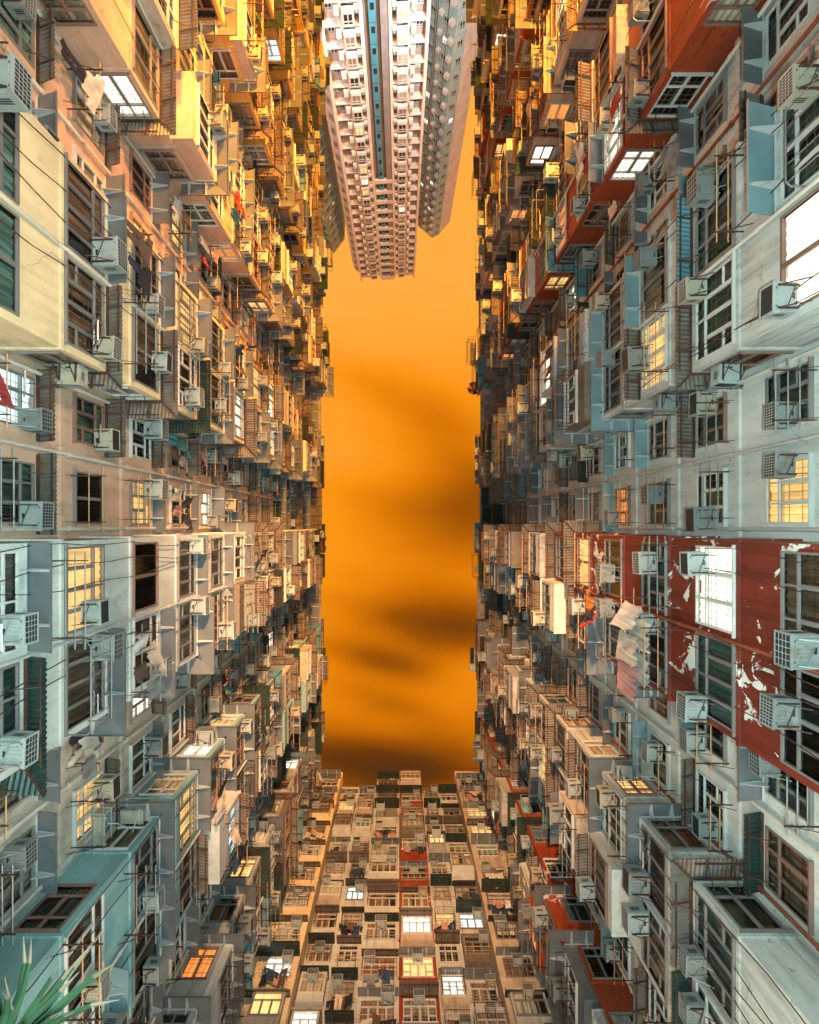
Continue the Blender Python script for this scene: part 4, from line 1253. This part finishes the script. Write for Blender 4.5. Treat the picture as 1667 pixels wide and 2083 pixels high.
for (q0, q1, ws, first) in ((pts[0], pts[1], (.30, .72), 1), (pts[1], pts[2], (.55,), 0)):
    p = Vector((*q0, 0)); u = Vector((*q1, 0)) - p; L = u.length; u.normalize(); n = Vector((-u.y, u.x, 0))
    if n.y < 0: n = -n
    for i in range(25):
        z = TZ2 - 1 - TF*(i+1)
        for q in ws:
            lit = GLC['w'] if rt.random() < .08 else (CUR['litc'] if rt.random() < .05 else GLC['dark'])
            tower_window(wroot, wb, p, u, n, L*q, .01, z+.8, .95, 1.25, None, lit)
        if first:
            obox(acs, p, u, n, L*.86, L*.86+.75, .01, .7, z+.3, z+.95); obox(acs, p, u, n, L*.52, L*.52+.6, .01, .6, z+.3, z+.8)
            obox(trim, p, u, n, L*.05, L*.20, .01, .8, z-.1, z+.02)
        obox(trim, p, u, n, 0.02, L-.02, .002, .05, z-.05, z+.03)
    if first:
        for q in (.44, .5, .82):
            trim.bar(tuple(p+u*L*q+n*.35), tuple(p+u*L*q+n*.35+Vector((0,0,TZ2-3))), .07, 0, 6)
link('string_courses', trim.mesh('wing_trim', M_['steel']), wroot, (-wb[0], -wb[1], 0))
o = link('cooling_units', acs.mesh('cooling_units', W_['pink']), wroot, (-wb[0], -wb[1], 0)); o['kind'] = 'stuff'

# left tower: pale green zigzag
lb = (-17.0, -72.0)
lroot = thing('tower_block', 'pale green zigzag tower half hidden by the yellow left wall', 'tower', (lb[0], lb[1], 0))
pts = [(-13.0, -82), (-13.4, -69.5), (-16.0, -66.0), (-17.2, -67.4), (-18.6, -65.5), (-22, -69), (-22, -82)]
b = MB()
for i in range(7):
    a = pts[i]; c = pts[(i+1) % 7]; b.quad((*a, 0), (*c, 0), (*c, TZ2-1), (*a, TZ2-1))
b.poly([(*p, TZ2-1) for p in pts])
trim = b
for fi, (q0, q1) in enumerate(((pts[1], pts[2]), (pts[2], pts[3]), (pts[3], pts[4]))):
    p = Vector((*q0, 0)); u = Vector((*q1, 0)) - p; L = u.length; u.normalize(); n = Vector((-u.y, u.x, 0))
    if n.y < 0: n = -n
    for i in range(24):
        z = TZ2 - 1 - TF*(i+1)
        for q in ((.3, .7) if fi == 0 else (.5,)):
            tower_window(lroot, lb, p, u, n, L*q, .01, z+.8, .8, 1.2, None, GLC['dark'] if rt.random() > .05 else GLC['y'], cross=False)
        obox(trim, p, u, n, .02, L-.02, .002, .35, z-.08, z+.04)
link('wall', b.mesh('green_tower_wall', W_['mint']), lroot, (-lb[0], -lb[1], 0))


# ------------------------------------------------------------------ single features of the photograph
# outdoor units in the lower left recess
def fan_unit(label, x, y, z, rz):
    t = thing('outdoor_fan_unit', label, 'air conditioner', (x, y, z), rz)
    b = MB(); b.box(-.42,.42,-.34,0,0,.62); b.box(-.44,.44,-.36,-.341,-.01,.0); 
    link('casing', b.mesh('fan_casing', M_['acold']), t)
    g = MB()
    for r in (.08, .14, .20, .26):
        pts = [(-.1 + r*math.cos(a*PI/9), -.352, .31 + r*math.sin(a*PI/9)) for a in range(19)]
        g.path(pts, .006, 0, 4)
    for a in range(6): g.bar((-.1,-.352,.31), (-.1+.27*math.cos(a*PI/3), -.352, .31+.27*math.sin(a*PI/3)), .006, 0, 4)
    g.box(-.34,.14,-.345,-.341,.07,.55,1)
    link('fan_grille', g.mesh('fan_grille', [M_['steel'], M_['grille']]), t)
    s = MB()
    for q in (-.36, .36): s.box(q-.02,q+.02,-.45,0,-.05,-.012); s.bar((q,-.42,-.05),(q,0,-.4),.015,0,4)
    for zz in (-.03, .3, .66): s.path([(-.46,0,zz),(-.46,-.40,zz),(.46,-.40,zz),(.46,0,zz)], .014, 0, 4)
    link('wall_bracket', s.mesh('fan_bracket', M_['steel']), t)
fan_unit('tan outdoor fan unit in a steel cradle beside the pale blue bay', -D1+.02, 8.35, zs(1)+.3, PI/2)
fan_unit('grey outdoor fan unit hung on the side of the pale blue bay', -7.95, bay_y(1)[0]-.02, zs(1)+1.2, 0)
fan_unit('outdoor fan unit under the awning of the lower right recess', D1-.02, 8.0, zs(2)+.6, -PI/2)

# big white sheets on bamboo, in front of the peeling red bay
w_ = 'over the peeling red bay of the right wall'
t = thing('drying_rack', 'long bamboo poles carrying the white bed sheets on the peeling red bay', 'drying rack', (D0, 3.35, zs(1)+1.0), -PI/2, 'clothes drying racks under the windows')
a, p = rack_mesh(2.6, .9, 0); link('rack_arm', a, t, (-1.3, 0, 0)); link('rack_arm', a, t, (1.3, 0, 0)); link('rack_pole', p, t)
for i, (yy, c_, d_) in enumerate(((2.5, 'white', .9), (2.95, 'cream', .6), (3.4, 'cream', .9), (3.9, 'white', .6), (4.25, 'pink', .9))):
    lab = ['uppermost white bed sheet', 'cream crumpled bed sheet', 'largest cream bed sheet', 'second white bed sheet', 'pinkish bed sheet'][i]
    thing('bed_sheet', f'{lab} hanging {w_}', 'laundry', (D0-d_, yy, zs(1)+1.04), -PI/2 + random.uniform(-.7, .7), 'laundry hung outside the windows', garment_mesh('sheet', c_, i % 3))
for i, (yy, c_) in enumerate(((1.3, 'orange'), (1.55, 'black'), (1.8, 'red'))):
    thing('shirt', f'{c_} shirt beside the white sheets of the peeling red bay', 'laundry', (D0-1.0, yy+1.2, zs(2)+.5), -PI/2+.3*i, 'laundry hung outside the windows', garment_mesh('shirt', c_, i))

# palm in the bottom left corner
MATS['palm_leaf'].node_tree.nodes['Principled BSDF'].inputs['Specular IOR Level'].default_value = .12
pr_ = thing('palm_tree', 'dark green fan palm with pointed leaves in the bottom left corner', 'palm', (-1.78, 2.38, 0))
b = MB()
for i in range(8): b.bar((.02*math.sin(i), .02*math.cos(i), 3.3*i/8), (.02*math.sin(i+1), .02*math.cos(i+1), 3.3*(i+1)/8), .075-.003*i, 0, 8, .068-.003*i)
link('trunk', b.mesh('palm_trunk', M_['bark']), pr_)
b = MB(); rl = random.Random(3)
for i in range(52):
    az = rl.uniform(0, 2*PI); elv = rl.uniform(R(12), R(85)); L = rl.uniform(.36, .64)
    dx, dy = math.cos(az), math.sin(az)
    w = rl.uniform(.022, .038)
    p0 = Vector((0, 0, 3.32)); prev = None
    for s in range(7):
        f = s/6
        e = elv - f*f*R(28)
        p = p0 + Vector((dx*math.cos(e), dy*math.cos(e), math.sin(e)))*L*f
        ww = w*(1-f)**.7*(.5+1.6*f if f < .35 else 1.06) + .0008
        sd = Vector((-dy, dx, 0))*ww
        up = Vector((0, 0, ww*.35))
        cur = (p-sd+up, p, p+sd+up)
        if prev:
            mi = 1 if s == 6 else 0
            b.quad(prev[0], prev[1], cur[1], cur[0], mi); b.quad(prev[1], prev[2], cur[2], cur[1], mi)
        prev = cur
link('crown', b.mesh('palm_crown', [M_['leaf'], M_['leafdry']]), pr_)

# folded parasol sticking out at the right roof edge
ph_ = ROOF + .2
t = thing('parasol', 'half open orange and blue parasol poking out at the right roof edge', 'parasol', (D0-.1, -12.6, ROOF-2.2), 0)
b = MB(); b.bar((0,0,0), (-.35,0,2.2), .03, 0, 6)
link('pole', b.mesh('parasol_pole', M_['steel']), t)
b = MB()
for i in range(8):
    a0, a1 = 2*PI*i/8, 2*PI*(i+1)/8
    b.poly([(-.35, 0, 2.2), (-.35+.62*math.cos(a0), .62*math.sin(a0), 1.75), (-.35+.62*math.cos(a1), .62*math.sin(a1), 1.75)], i % 2)
link('canopy', b.mesh('parasol_canopy', [CLOTH['orange'], CLOTH['navy']]), t)

build_acs()

# ------------------------------------------------------------------ ground
b = MB(); b.quad((-500,-500,0), (500,-500,0), (500,500,0), (-500,500,0))
link('ground', b.mesh('ground', M_['asphalt']), kind='structure')
b = MB(); b.box(-D0-1, D0+1, -52, 24, .004, .06)
link('courtyard_floor', b.mesh('courtyard_floor', M_['paving']), kind='structure')
print('objects', len(bpy.data.objects), 'racks', N_RACK, 'clothes', N_CLO)
